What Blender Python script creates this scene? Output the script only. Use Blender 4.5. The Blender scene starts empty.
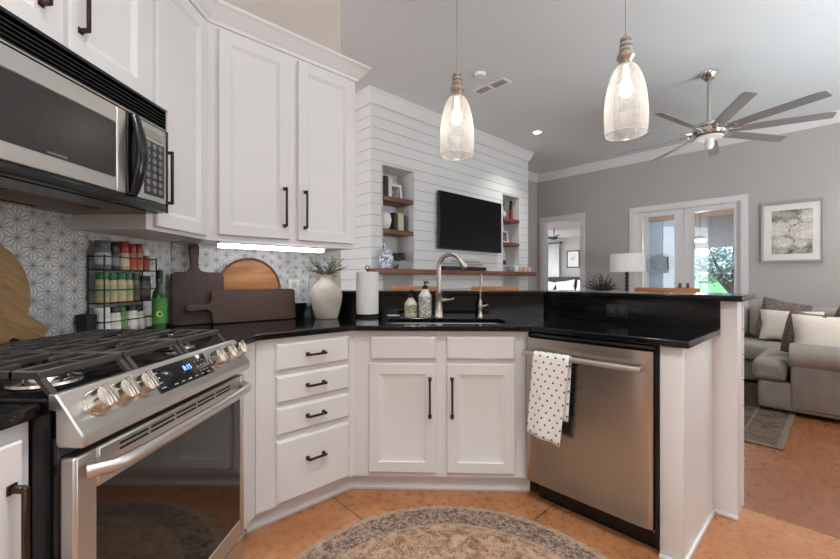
import bpy, bmesh, math, random
from mathutils import Matrix, Vector
random.seed(7)
S = bpy.context.scene
COL = S.collection
R2 = math.sqrt(.5)
rad = math.radians

# ------------------------------------------------------------------ camera, world, lights, exposure
cam_d = bpy.data.cameras.new('camera'); cam = bpy.data.objects.new('camera', cam_d); COL.objects.link(cam)
cam.location = (0, 0, 1.16); cam.rotation_euler = (rad(90), 0, rad(1.9))
cam_d.sensor_fit = 'HORIZONTAL'; cam_d.sensor_width = 36; cam_d.lens = 36 * 395 / 840; cam_d.clip_start = .05
S.camera = cam
S.view_settings.view_transform = 'Standard'; S.view_settings.look = 'None'
S.view_settings.gamma = 1; S.view_settings.use_curve_mapping = False
S.view_settings.exposure = 0.0
S.cycles.use_denoising = True
S.cycles.max_bounces = 8; S.cycles.diffuse_bounces = 5; S.cycles.glossy_bounces = 4
S.cycles.transparent_max_bounces = 12; S.cycles.transmission_bounces = 6
S.cycles.caustics_reflective = False; S.cycles.caustics_refractive = False
S.cycles.sample_clamp_indirect = 4

W = bpy.data.worlds.new('sky'); S.world = W; W.use_nodes = True
_n = W.node_tree.nodes; _l = W.node_tree.links
_bg = _n['Background']; _bg.inputs['Strength'].default_value = 6
_tc = _n.new('ShaderNodeTexCoord'); _sep = _n.new('ShaderNodeSeparateXYZ'); _rmp = _n.new('ShaderNodeValToRGB')
_l.new(_tc.outputs['Generated'], _sep.inputs[0]); _l.new(_sep.outputs['Z'], _rmp.inputs[0]); _l.new(_rmp.outputs[0], _bg.inputs['Color'])
_rmp.color_ramp.elements[0].position = 0.0; _rmp.color_ramp.elements[0].color = (.92, .95, 1, 1)
_rmp.color_ramp.elements[1].position = .6; _rmp.color_ramp.elements[1].color = (.55, .72, 1, 1)

def area(name, loc, rot, sx, sy, power, color=(1, 1, 1), shape='RECTANGLE'):
    d = bpy.data.lights.new(name, 'AREA'); d.shape = shape; d.size = sx
    if shape in ('RECTANGLE', 'ELLIPSE'): d.size_y = sy
    d.energy = power; d.color = color
    o = bpy.data.objects.new(name, d); COL.objects.link(o); o.location = loc; o.rotation_euler = rot
    return o
WARM = (1, .93, .85)
COOL = (.86, .94, 1)
# added cool fill behind the camera; the wall there has no window
area('fill_light', (.9, -2.45, 1.8), (rad(90), 0, 0), 3.6, 1.15, 28, COOL)
# added cool fill from the right, in place of unseen living-room daylight
area('fill_light', (6.6, 2.6, 1.5), (rad(90), 0, rad(75)), 2.6, 2.0, 16, COOL)
# added uplights that brighten the ceilings, in the manner of bounced flash
area('added_uplight', (.7, -1.0, 1.5), (rad(180), 0, 0), 1.4, 1.4, 66, COOL)
area('added_uplight', (4.6, 1.3, 1.0), (rad(166), 0, rad(35)), 2.0, 2.0, 200, COOL)

# ------------------------------------------------------------------ frames (x along, y away from the viewer, z up)
def frame(ox, oy, deg): return Matrix.Translation((ox, oy, 0)) @ Matrix.Rotation(rad(deg), 4, 'Z')
def fA(a): return frame(a * R2, -a * R2, 45)       # faces lit side along +A ; local x = B
def fB(b): return frame(b * R2, b * R2, -45)       # local x = A
W0 = frame(0, 0, 0)
ST = frame(-.80, 0, 90)       # range wall, base run: local x = world Y
US = frame(-1.11, 0, 90)      # range wall, wall cabinets
SK = frame(0, 2.125, 0)       # sink run
DR = fA(-1.805)               # drawer run
UW = fA(-2.13)                # corner wall cabinets
PN = fB(1.86)                 # peninsula run
LV = fA(-3.71)                # panelled chimney breast
FW = fB(7.5)                  # far wall of the living room
FB = fB(0)
H = 3.35

# ------------------------------------------------------------------ materials
def lin(c):
    if isinstance(c, str): c = tuple(int(c[i:i + 2], 16) / 255 for i in (0, 2, 4))
    return tuple((v / 12.92 if v <= .04045 else ((v + .055) / 1.055) ** 2.4) for v in c) + (1,)
class NT:
    def __init__(s, name):
        s.m = bpy.data.materials.new(name); s.m.use_nodes = True
        s.t = s.m.node_tree; s.n = s.t.nodes; s.l = s.t.links
        s.b = s.n['Principled BSDF']
    def new(s, ty, **kw):
        n = s.n.new('ShaderNode' + ty)
        for k, v in kw.items(): setattr(n, k, v)
        return n
    def inp(s, sock, v):
        if isinstance(v, bpy.types.NodeSocket): s.l.new(v, sock)
        else: sock.default_value = v
    def math(s, op, a, b=None, c=None, clamp=False):
        n = s.new('Math', operation=op); n.use_clamp = clamp
        s.inp(n.inputs[0], a)
        if b is not None: s.inp(n.inputs[1], b)
        if c is not None: s.inp(n.inputs[2], c)
        return n.outputs[0]
    def coord(s, which='Object'): return s.new('TexCoord').outputs[which]
    def sep(s, v):
        n = s.new('SeparateXYZ'); s.l.new(v, n.inputs[0]); return n.outputs
    def comb(s, x, y, z):
        n = s.new('CombineXYZ')
        for k, v in enumerate((x, y, z)): s.inp(n.inputs[k], v)
        return n.outputs[0]
    def scale(s, v, sc):
        n = s.new('Mapping'); s.l.new(v, n.inputs[0]); n.inputs['Scale'].default_value = sc; return n.outputs[0]
    def noise(s, v, scale, detail=3, rough=.5, dist=0):
        n = s.new('TexNoise'); s.l.new(v, n.inputs['Vector']); n.inputs['Scale'].default_value = scale
        n.inputs['Detail'].default_value = detail; n.inputs['Roughness'].default_value = rough; n.inputs['Distortion'].default_value = dist
        return n.outputs[0]
    def voro(s, v, scale, feature='F1', out='Distance'):
        n = s.new('TexVoronoi', feature=feature); s.l.new(v, n.inputs['Vector']); n.inputs['Scale'].default_value = scale
        return n.outputs[out]
    def ramp(s, f, stops, interp='LINEAR'):
        n = s.new('ValToRGB'); s.inp(n.inputs[0], f); cr = n.color_ramp; cr.interpolation = interp
        while len(cr.elements) < len(stops): cr.elements.new(.5)
        for e, (p, c) in zip(cr.elements, stops): e.position = p; e.color = lin(c) if not (isinstance(c, tuple) and len(c) == 4) else c
        return n.outputs[0]
    def mix(s, f, a, b, mode='MIX'):
        n = s.new('Mix', data_type='RGBA', blend_type=mode); s.inp(n.inputs[0], f)
        s.inp(n.inputs[6], lin(a) if isinstance(a, str) else a); s.inp(n.inputs[7], lin(b) if isinstance(b, str) else b)
        return n.outputs[2]
    def col(s, v): s.inp(s.b.inputs['Base Color'], lin(v) if isinstance(v, str) else v)
    def set(s, **kw):
        for k, v in kw.items(): s.inp(s.b.inputs[k.replace('_', ' ')], v)
    def bump(s, h, strength=.3, dist=.002):
        n = s.new('Bump'); n.inputs['Strength'].default_value = strength; n.inputs['Distance'].default_value = dist
        s.l.new(h, n.inputs['Height']); s.l.new(n.outputs[0], s.b.inputs['Normal'])

def M(name, c, rough=.5, metal=0, var=.06, vs=6, bump=0, bs=60, spec=.5, coat=0, stretch=(1, 1, 1)):
    t = NT(name); v = t.scale(t.coord(), stretch); f = t.noise(v, vs)
    base = Vector(lin(c)[:3]); a = tuple(base * (1 - var)) + (1,); b = tuple(base * (1 + var)) + (1,)
    t.col(t.ramp(f, [(.3, a), (.7, b)])); t.set(Roughness=rough, Metallic=metal)
    t.b.inputs['Specular IOR Level'].default_value = spec; t.b.inputs['Coat Weight'].default_value = coat
    if bump: t.bump(t.noise(v, bs, 4), bump)
    return t.m
def emit(name, c, strength):
    t = NT(name); t.col(c); t.set(Emission_Color=lin(c), Emission_Strength=strength, Roughness=.5); return t.m
def wood(name, dark, light, along='x', scale=1, rough=.45, mid=None):
    t = NT(name); st = {'x': (1, 14, 14), 'z': (14, 14, 1), 'y': (14, 1, 14)}[along]
    v = t.scale(t.coord(), tuple(q * scale for q in st)); f = t.noise(v, 3.2, 6, .6, 1.2)
    stops = [(.3, dark), (.7, light)] if not mid else [(.28, dark), (.5, mid), (.72, light)]
    t.col(t.ramp(f, stops)); t.set(Roughness=rough); t.bump(f, .12, .001); return t.m

m_cab = M('white_cabinet_paint', 'dbd9d8', .38, var=.012, vs=3)
m_trim = M('white_trim_paint', 'dcdbda', .45, var=.012)
m_wall = M('greige_wall_paint', 'b5b0ac', .85, var=.015, vs=2, bump=.04, bs=220)
m_wallk = M('kitchen_wall_paint', 'cbc0b7', .85, var=.015, vs=2, bump=.04, bs=220)
m_ceil = M('ceiling_paint', 'd6dada', .9, var=.01, vs=2, bump=.04, bs=200)
m_ship = M('shiplap_paint', 'dcdcdb', .5, var=.015, vs=2)
m_seam = M('shiplap_shadow_gap', '8a8886', .9)
m_steel = None
def steel(name, c, rough, stretch, var=.01):
    t = NT(name); v = t.scale(t.coord(), stretch); f = t.noise(v, 30, 5, .6)
    base = Vector(lin(c)[:3]); t.col(t.ramp(f, [(.3, tuple(base * (1 - var)) + (1,)), (.7, tuple(base * (1 + var)) + (1,))]))
    t.set(Metallic=1.0, Roughness=rough)
    return t.m
m_steel = steel('brushed_stainless', 'd2cec9', .34, (.4, 12, 12))
m_steelv = steel('brushed_stainless_door', 'b9b1aa', .27, (12, 12, .3))
m_nickel = steel('brushed_nickel', 'c8c0b6', .3, (.2, .2, .2))
m_chrome = M('bright_nickel', 'd8d2ca', .16, 1, var=.03)
m_black = M('black_enamel', '0d0d0e', .22, var=.05)
m_blackm = M('matte_black', '141414', .55, var=.08)
m_iron = M('cast_iron', '3a3735', .5, var=.12, vs=40, bump=.15, bs=300)
m_glassb = M('black_glass', '08080a', .05, var=.02, spec=.6)
m_glassm = M('tinted_oven_glass', '14110f', .06, var=.02, spec=.8)
m_bronze = M('dark_bronze', '43352c', .32, .85, var=.25, vs=30)
m_white = M('white_plastic', 'e9e7e3', .4, var=.01)
m_paper = M('white_paper', 'f0eeea', .9, var=.02, vs=60, bump=.2, bs=180)
m_ceram = M('white_ceramic', 'ecebe8', .18, var=.01)
m_gap = M('dark_gap', '1b1a19', .9)

def granite():
    t = NT('black_granite'); v = t.coord()
    a = t.voro(v, 160); b = t.noise(v, 55, 4)
    f = t.math('MULTIPLY', t.math('LESS_THAN', a, .22), t.math('GREATER_THAN', b, .58))
    t.col(t.mix(f, '0b0b0c', '5a5650')); t.set(Roughness=.10, Specular_IOR_Level=.38); return t.m
m_gran = granite()

def floor_mat():
    t = NT('stained_concrete'); v = t.coord(); s = t.sep(v); x, y = s[0], s[1]
    A = t.math('MULTIPLY', t.math('SUBTRACT', x, y), R2); B = t.math('MULTIPLY', t.math('ADD', x, y), R2)
    def line(c, off):
        q = t.math('SUBTRACT', c, off - .74); q = t.math('DIVIDE', q, 1.48); q = t.math('FRACT', q)
        return t.math('LESS_THAN', t.math('ABSOLUTE', t.math('SUBTRACT', q, .5)), .0024)
    g = t.math('MAXIMUM', line(A, -1.014), line(B, 1.10))
    n1 = t.noise(v, 2.2, 6, .62, .6); n2 = t.noise(v, 26, 5, .7)
    n3 = t.noise(v, 9, 4, .6)
    f = t.math('ADD', t.math('ADD', t.math('MULTIPLY', n1, .5), t.math('MULTIPLY', n2, .15)), t.math('MULTIPLY', n3, .35))
    c = t.ramp(f, [(.28, '93603d'), (.45, 'a9714a'), (.55, 'b67e55'), (.72, 'c39165')])
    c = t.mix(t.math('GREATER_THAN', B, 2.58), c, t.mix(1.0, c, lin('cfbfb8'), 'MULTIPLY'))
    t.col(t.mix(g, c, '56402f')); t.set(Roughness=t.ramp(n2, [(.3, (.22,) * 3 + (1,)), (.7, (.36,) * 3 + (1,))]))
    t.b.inputs['Coat Weight'].default_value = .15; t.bump(t.math('SUBTRACT', n2, g), .06, .002); return t.m
m_floor = floor_mat()

def asanoha():
    t = NT('star_mosaic_tile'); s = t.sep(t.coord()); x, z = s[0], s[2]; a = .062
    v = t.math('DIVIDE', x, a * math.sqrt(3) / 2); u = t.math('SUBTRACT', t.math('DIVIDE', z, a), t.math('MULTIPLY', v, .5))
    fu, fv = t.math('FRACT', u), t.math('FRACT', v)
    # FRACT is floor-based in Blender for negatives too
    up = t.math('LESS_THAN', t.math('ADD', fu, fv), 1.0)
    def sel(p, q): return t.math('ADD', t.math('MULTIPLY', up, p), t.math('MULTIPLY', t.math('SUBTRACT', 1.0, up), q))
    sm = t.math('ADD', fu, fv)
    ba = sel(t.math('SUBTRACT', 1.0, sm), t.math('SUBTRACT', sm, 1.0))
    bb = sel(fu, t.math('SUBTRACT', 1.0, fu)); bc = sel(fv, t.math('SUBTRACT', 1.0, fv))
    mx = t.math('MAXIMUM', ba, t.math('MAXIMUM', bb, bc)); mn = t.math('MINIMUM', ba, t.math('MINIMUM', bb, bc))
    md = t.math('SUBTRACT', t.math('SUBTRACT', 1.0, mx), mn)
    d = t.math('MINIMUM', t.math('MULTIPLY', mn, .95), t.math('MULTIPLY', t.math('SUBTRACT', md, mn), .5))
    ln = t.math('SUBTRACT', 1.0, t.math('DIVIDE', t.math('SUBTRACT', d, .014), .02), clamp=True)
    dot = t.math('GREATER_THAN', mx, .955)
    ln = t.math('MAXIMUM', ln, dot)
    cell = t.noise(t.coord(), 14, 2); base = t.ramp(cell, [(.3, 'bcbcbd'), (.5, 'd0cfce'), (.7, 'e0dedb')])
    t.col(t.mix(ln, base, '8b8884')); t.set(Roughness=t.math('ADD', t.math('MULTIPLY', ln, .5), .2))
    t.bump(t.math('SUBTRACT', 1.0, ln), .25, .002); return t.m
m_tile = asanoha()

def rug_round():
    t = NT('vintage_round_rug_pile'); s = t.sep(t.coord()); x, y = s[0], s[1]
    r = t.math('SQRT', t.math('ADD', t.math('MULTIPLY', x, x), t.math('MULTIPLY', y, y))); th = t.math('ARCTAN2', y, x)
    v = t.coord(); fine = t.noise(v, 55, 6, .75); med = t.noise(v, 17, 5, .65, .8)
    pv = t.comb(t.math('MULTIPLY', th, 7.0), t.math('MULTIPLY', r, 11.0), 0.0)
    mo = t.voro(pv, 2.4); mo2 = t.noise(pv, 4.5, 3, .6, 1.5)
    field = t.ramp(t.math('ADD', t.math('MULTIPLY', med, .6), t.math('MULTIPLY', fine, .4)),
                   [(.34, '66503f'), (.44, '95765d'), (.52, 'b29278'), (.6, 'c0a58b'), (.7, '9d795f')])
    ring = t.math('LESS_THAN', t.math('ABSOLUTE', t.math('SUBTRACT', mo, .32)), .07)
    field = t.mix(t.math('MULTIPLY', ring, .55), field, '4f454a')
    border = t.ramp(t.math('ADD', t.math('MULTIPLY', mo2, .5), t.math('MULTIPLY', fine, .5)),
                    [(.38, '4a3f3d'), (.47, '74625a'), (.54, 'a28c7c'), (.63, 'b39e8d'), (.7, '876f62')])
    inb = t.math('MULTIPLY', t.math('GREATER_THAN', r, .585), t.math('LESS_THAN', r, .71))
    c = t.mix(inb, field, border)
    edge = t.math('MAXIMUM', t.math('LESS_THAN', t.math('ABSOLUTE', t.math('SUBTRACT', r, .583)), .007),
                  t.math('MAXIMUM', t.math('LESS_THAN', t.math('ABSOLUTE', t.math('SUBTRACT', r, .552)), .005), t.math('GREATER_THAN', r, .715)))
    edge = t.math('MULTIPLY', edge, .75)
    c = t.mix(edge, c, t.ramp(fine, [(.35, '8e7b69'), (.6, 'b3a18e')])); t.col(c)
    t.set(Roughness=1.0, Specular_IOR_Level=.1); t.bump(fine, .5, .004); return t.m
m_rug = rug_round()
def rug_big():
    t = NT('faded_living_rug_pile'); v = t.coord(); s = t.sep(v); f = t.noise(v, 9, 6, .7, .5); g = t.noise(v, 45, 5, .7)
    k = t.math('ADD', t.math('MULTIPLY', f, .55), t.math('MULTIPLY', g, .45))
    c = t.ramp(k, [(.36, '352d28'), (.47, '564941'), (.55, '6d5e52'), (.66, '483c34')])
    def band(co, at, w): return t.math('LESS_THAN', t.math('ABSOLUTE', t.math('SUBTRACT', co, at)), w)
    e = t.math('MAXIMUM', t.math('MAXIMUM', band(s[0], -.02, .02), band(s[1], .02, .02)),
               t.math('MAXIMUM', band(s[0], -.24, .008), band(s[1], .24, .008)))
    t.col(t.mix(t.math('MULTIPLY', e, .7), c, '7d7064')); t.set(Roughness=1.0, Specular_IOR_Level=.1); t.bump(g, .4, .004); return t.m
m_rug2 = rug_big()
def towel_mat():
    t = NT('dotted_towel_cloth'); s = t.sep(t.coord('UV')); px = .043; pz = .0300
    q = t.math('DIVIDE', s[1], pz); row = t.math('FLOOR', q); odd = t.math('MULTIPLY', t.math('MODULO', t.math('ABSOLUTE', row), 2.0), .5)
    cx = t.math('SUBTRACT', t.math('FRACT', t.math('ADD', t.math('DIVIDE', s[0], px), odd)), .5); cz = t.math('SUBTRACT', t.math('FRACT', q), .5)
    cx = t.math('MULTIPLY', cx, px); cz = t.math('MULTIPLY', cz, pz)
    d = t.math('SQRT', t.math('ADD', t.math('MULTIPLY', cx, cx), t.math('MULTIPLY', cz, cz)))
    dot = t.math('LESS_THAN', d, .0056)
    t.col(t.mix(dot, 'eeece8', '5d5a5a')); t.set(Roughness=.95, Specular_IOR_Level=.15)
    t.bump(t.noise(t.coord(), 300, 3), .25, .001); return t.m
m_towel = towel_mat()
def fabric(name, a, b, sc=240):
    t = NT(name); v = t.coord(); f = t.noise(v, sc, 3); g = t.noise(v, 9, 3)
    t.col(t.ramp(t.math('ADD', t.math('MULTIPLY', f, .6), t.math('MULTIPLY', g, .4)), [(.35, a), (.65, b)]))
    t.set(Roughness=.95, Specular_IOR_Level=.15); t.bump(f, .3, .001); return t.m
m_sofa = fabric('grey_linen', '8a847d', 'a39c95'); m_cream = fabric('cream_linen', 'd9cec2', 'e9e0d6')
m_pat = fabric('brown_mottled_weave', '5a4c49', '8d7f7a', 40); m_shade = fabric('white_lampshade_linen', 'e6e2de', 'f2efec')
m_wool = fabric('off_white_curtain', 'dcdad8', 'efedec')

m_walnut = wood('dark_walnut', '2a1a13', '4a3025', 'x', 1.3, .6); m_walnutv = wood('dark_walnut_upright', '2b1b14', '4b3126', 'z', 1.3, .6)
m_acacia = wood('orange_acacia', '6f4424', 'b98350', 'x', .3, .4, '96602f'); m_bamboo = wood('light_oak_strips', 'a07a50', 'c9a577', 'x', .8)
m_shelf = wood('red_brown_shelf_wood', '5d3525', '8a5640', 'x', .8); m_stool = wood('honey_stool_wood', '9c6437', 'c88a52', 'x', .6)
m_clay = M('weathered_plaster', 'bdb4a8', .9, var=.14, vs=14, bump=.4, bs=40)
def cloth_screen(name, c, k):
    t = NT(name); o = t.n['Material Output']; tl = t.new('BsdfTranslucent'); mx = t.new('MixShader'); mx.inputs[0].default_value = k
    f = t.noise(t.coord(), 4, 3); q = t.ramp(f, [(.3, c), (.7, tuple(v * 1.08 for v in lin(c)[:3]) + (1,))]); t.col(q); t.l.new(q, tl.inputs[0]); t.set(Roughness=.9)
    t.l.new(t.b.outputs[0], mx.inputs[1]); t.l.new(tl.outputs[0], mx.inputs[2]); t.l.new(mx.outputs[0], o.inputs[0]); return t.m
m_leaf = M('olive_leaf', '7d8672', .6, var=.3, vs=30); m_stem = M('brown_twig', '5a4c3c', .8)
m_dark_leaf = M('dark_foliage', '3c4138', .7, var=.3, vs=30)

# ------------------------------------------------------------------ mesh building
class MB:
    def __init__(s, m=None): s.bm = bmesh.new(); s.m = m or Matrix.Identity(4); s.uv = None
    def v(s, p): return s.bm.verts.new(s.m @ Vector(p))
    def face(s, vs):
        try: return s.bm.faces.new(vs)
        except ValueError: return None
    def box(s, x0, x1, y0, y1, z0, z1, bev=0, seg=2):
        t = bmesh.new(); bmesh.ops.create_cube(t, size=1)
        for v in t.verts: v.co = Vector(((x0 + x1) / 2 + v.co.x * (x1 - x0), (y0 + y1) / 2 + v.co.y * (y1 - y0), (z0 + z1) / 2 + v.co.z * (z1 - z0)))
        if bev:
            bmesh.ops.bevel(t, geom=list(t.edges), offset=min(bev, .49 * min(abs(x1 - x0), abs(y1 - y0), abs(z1 - z0))), segments=seg, profile=.5, affect='EDGES')
        s.join(t); return s
    def join(s, t):
        t.verts.index_update(); vs = [s.v(v.co) for v in t.verts]
        for f in t.faces: s.face([vs[v.index] for v in f.verts])
        t.free()
    def rings(s, rings, cap0=True, cap1=True, closed=True):
        R = [[s.v(p) for p in r] for r in rings]; n = len(R[0])
        for a, b in zip(R[:-1], R[1:]):
            for i in range(n if closed else n - 1):
                j = (i + 1) % n; s.face([a[i], a[j], b[j], b[i]])
        if cap0: s.face(R[0][::-1])
        if cap1: s.face(R[-1])
        return s
    def prism(s, poly, z0, z1): return s.rings([[(x, y, z0) for x, y in poly], [(x, y, z1) for x, y in poly]])
    def slab(s, poly, y0, y1):      # outline in x,z with thickness along y
        return s.rings([[(x, y1, z) for x, z in poly], [(x, y0, z) for x, z in poly]])
    def prof(s, pts, x0, x1, k0=0, k1=0):   # profile in y,z swept along x; ends shift with outward distance -y
        return s.rings([[(x0 + k0 * -y, y, z) for y, z in pts], [(x1 + k1 * -y, y, z) for y, z in pts]])
    def tube(s, pts, r, n=10, cap=True):
        pts = [Vector(p) for p in pts]; rr = r if isinstance(r, (list, tuple)) else [r] * len(pts); rings = []; ref = None
        for i, p in enumerate(pts):
            d = (pts[min(i + 1, len(pts) - 1)] - pts[max(i - 1, 0)]).normalized()
            if ref is None: ref = Vector((0, 0, 1)) if abs(d.z) < .9 else Vector((1, 0, 0))
            u = (ref - d * ref.dot(d)).normalized(); w = d.cross(u); ref = u
            rings.append([p + (u * math.cos(2 * math.pi * k / n) + w * math.sin(2 * math.pi * k / n)) * rr[i] for k in range(n)])
        return s.rings(rings, cap, cap)
    def cyl(s, p0, p1, r0, r1=None, n=20): return s.tube([p0, p1], [r0, r0 if r1 is None else r1], n)
    def lathe(s, prof, c=(0, 0, 0), n=32, cap0=True, cap1=True, sx=1, sy=1):
        return s.rings([[(c[0] + r * math.cos(2 * math.pi * k / n) * sx, c[1] + r * math.sin(2 * math.pi * k / n) * sy, c[2] + z) for k in range(n)] for r, z in prof], cap0, cap1)
    def ball(s, c, rx, ry=None, rz=None, n=16):
        ry = ry or rx; rz = rz or rx
        return s.rings([[(c[0] + rx * math.sin(a) * math.cos(2 * math.pi * k / n), c[1] + ry * math.sin(a) * math.sin(2 * math.pi * k / n), c[2] - rz * math.cos(a)) for k in range(n)]
                        for a in [math.pi * (i + .02) / (10.04 - .0) for i in range(11)]])
    def panel(s, x0, x1, z0, z1, y=0, t=.02, fw=.055, rec=.012, ramp=.018):    # framed cabinet door, front at y-t
        def rg(i, yy): return [(x0 + i, yy, z0 + i), (x1 - i, yy, z0 + i), (x1 - i, yy, z1 - i), (x0 + i, yy, z1 - i)]
        f = y - t
        L = [rg(0, y), rg(0, f + .004), rg(.004, f), rg(fw, f), rg(fw + .005, f + .004), rg(fw + ramp, f + rec)]
        return s.rings(L)
    def front(s, x0, x1, z0, z1, y=0, t=.02, e=.01):      # plain drawer front with eased edge
        def rg(i, yy): return [(x0 + i, yy, z0 + i), (x1 - i, yy, z0 + i), (x1 - i, yy, z1 - i), (x0 + i, yy, z1 - i)]
        return s.rings([rg(0, y), rg(0, y - t + .007), rg(.003, y - t + .004), rg(e, y - t)])
    def pull(s, x, z, L, y=0, vert=True, t=.011, off=.025):     # square bar pull with stepped feet
        for q in (-1, 1):
            cx, cz = (x, z + q * (L / 2 - .006)) if vert else (x + q * (L / 2 - .006), z)
            s.box(cx - .010, cx + .010, y - .004, y, cz - .010, cz + .010, .002, 1)
            s.box(cx - .006, cx + .006, y - off, y - .003, cz - .006, cz + .006, .0015, 1)
        if vert: s.box(x - t / 2, x + t / 2, y - off - .008, y - off + .002, z - L / 2, z + L / 2, .002, 1)
        else: s.box(x - L / 2, x + L / 2, y - off - .008, y - off + .002, z - t / 2, z + t / 2, .002, 1)
        return s
    def pillow(s, w, h, t, n=14, pin=.08):      # in local x,z plane, thickness along y
        g = {}
        for side in (1, -1):
            for i in range(n + 1):
                for j in range(n + 1):
                    u, v = 2 * i / n - 1, 2 * j / n - 1
                    edge = i in (0, n) or j in (0, n)
                    if edge and side == -1: g[side, i, j] = g[1, i, j]; continue
                    k = ((1 - u * u) * (1 - v * v)) ** .42
                    x = u * w / 2 * (1 - pin * (1 - v * v) * .0 - pin * (1 - abs(v)) ** 1 * abs(u)); z = v * h / 2 * (1 - pin * (1 - abs(u)) * abs(v))
                    g[side, i, j] = s.v((x, -side * t / 2 * k, z))
            for i in range(n):
                for j in range(n):
                    q = [g[side, i, j], g[side, i + 1, j], g[side, i + 1, j + 1], g[side, i, j + 1]]
                    s.face(q if side == 1 else q[::-1])
        return s
    def leaf(s, p, d, up, L, w):
        p, d = Vector(p), Vector(d).normalized(); sd = d.cross(Vector(up)).normalized() * w
        s.face([s.v(q) for q in (p, p + d * L * .45 + sd, p + d * L, p + d * L * .45 - sd)])
    def grid(s, fr, xs, zs, holes, y0, y1):    # wall of boxes around holes (x0,x1,z0,z1)
        X = sorted(set([xs[0], xs[1]] + [q for h in holes for q in h[:2] if xs[0] < q < xs[1]]))
        for a, b in zip(X[:-1], X[1:]):
            c = (a + b) / 2; z = zs[0]
            for h in sorted([h for h in holes if h[0] < c < h[1]], key=lambda h: h[2]):
                if h[2] > z: s.box(a, b, y0, y1, z, h[2])
                z = max(z, h[3])
            if z < zs[1]: s.box(a, b, y0, y1, z, zs[1])
        return s
    def mesh(s, name, mat, off=(0, 0, 0), smooth=40):
        if off != (0, 0, 0): bmesh.ops.translate(s.bm, verts=s.bm.verts, vec=-Vector(off))
        bmesh.ops.recalc_face_normals(s.bm, faces=s.bm.faces)
        me = bpy.data.meshes.new(name); s.bm.to_mesh(me); s.bm.free(); me.materials.append(mat)
        if smooth:
            me.shade_smooth(); me.set_sharp_from_angle(angle=rad(smooth))
        return me
def tagit(o, label=None, cat=None, group=None, kind=None):
    if label: o['label'] = label
    if cat: o['category'] = cat
    if group: o['group'] = group
    if kind: o['kind'] = kind
def place(o, fr, c):
    m = fr @ Matrix.Translation(c); o.location = m.to_translation(); o.rotation_euler = m.to_euler()
def bevmod(o, w, seg=2, ang=35):
    b = o.modifiers.new('bevel', 'BEVEL'); b.width = w; b.segments = seg; b.limit_method = 'ANGLE'; b.angle_limit = rad(ang)
class Thing:
    def __init__(s, name, label, cat, fr=W0, c=(0, 0, 0), group=None, kind=None):
        s.o = bpy.data.objects.new(name, None); COL.objects.link(s.o); s.o.empty_display_size = .05; s.c = tuple(c)
        place(s.o, fr, c); tagit(s.o, label, cat, group, kind)
    def part(s, name, mb, mat, parent=None, label=None, smooth=40, bev=0, kind=None):
        o = bpy.data.objects.new(name, mb.mesh(name, mat, s.c, smooth)); COL.objects.link(o); o.parent = parent or s.o
        tagit(o, label, None, None, kind)
        if bev: bevmod(o, bev)
        return o
    def text(s, name, body, size, mat, loc, rx, parent=None, extrude=.0004):
        cu = bpy.data.curves.new(name, 'FONT'); cu.body = body; cu.size = size; cu.extrude = extrude; cu.align_x = 'CENTER'; cu.align_y = 'CENTER'
        q = bpy.data.objects.new(name, cu); COL.objects.link(q); bpy.context.view_layer.update()
        me = bpy.data.meshes.new_from_object(q.evaluated_get(bpy.context.evaluated_depsgraph_get())); bpy.data.objects.remove(q)
        me.materials.clear(); me.materials.append(mat); o = bpy.data.objects.new(name, me); COL.objects.link(o); o.parent = parent or s.o
        o.location = Vector(loc) - Vector(s.c); o.rotation_euler = (rad(rx), 0, 0); return o
def single(name, label, cat, mb, mat, fr=W0, c=(0, 0, 0), group=None, kind=None, smooth=40, bev=0):
    o = bpy.data.objects.new(name, mb.mesh(name, mat, tuple(c), smooth)); COL.objects.link(o); place(o, fr, c)
    tagit(o, label, cat, group, kind)
    if bev: bevmod(o, bev)
    return o
def struct(name, mb, mat, fr=W0, parent=None, smooth=0, bev=0):
    o = bpy.data.objects.new(name, mb.mesh(name, mat, (0, 0, 0), smooth)); COL.objects.link(o)
    if parent: o.parent = parent
    else: place(o, fr, (0, 0, 0)); o['kind'] = 'structure'
    if bev: bevmod(o, bev)
    return o
def copy_thing(o, label, loc=None, group=None):
    c = o.copy(); COL.objects.link(c); c['label'] = label
    if group: c['group'] = group
    if loc is not None: c.location = loc
    for ch in list(o.children):
        d = ch.copy(); COL.objects.link(d); d.parent = c
        for g in list(ch.children):
            e = g.copy(); COL.objects.link(e); e.parent = d
    return c
def circ(cx, cz, r, a0=0, a1=360, n=40): return [(cx + r * math.cos(rad(a0 + (a1 - a0) * i / n)), cz + r * math.sin(rad(a0 + (a1 - a0) * i / n))) for i in range(n + (a1 - a0 != 360))]
def ab(a, b): return ((a + b) * R2, (b - a) * R2)

# ------------------------------------------------------------------ room shell
struct('floor', MB().box(-7, 10, -3, 12, -.12, 0), m_floor)
struct('ceiling', MB().prism([(-7, -3), (7.2, -3), (7.2, 3.55), ab(-5.2, 7.62), ab(-5.2, -3)], H, H + .1), m_ceil)
# kitchen walls
struct('wall_left', MB().box(-3, 2.09, .613, .72, 0, H), m_wallk, ST)
struct('wall_corner', MB().box(.47, 1.53, .34, .46, 0, H), m_wallk, UW)
struct('wall_back', MB().box(-1.6, 7.2, -2.72, -2.6, 0, H), m_wallk)
struct('wall_right', MB().box(0, 5.2, 0, .12, 0, H), m_wall, frame(7.2, 2.6, -90))
# star mosaic on the two kitchen walls
struct('wall_tile_left', MB().box(.05, 2.07, .605, .613, .9, 1.43), m_tile, ST)
struct('wall_tile_corner', MB().box(.475, 1.44, .332, .34, .9, 1.36), m_tile, UW)
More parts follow.
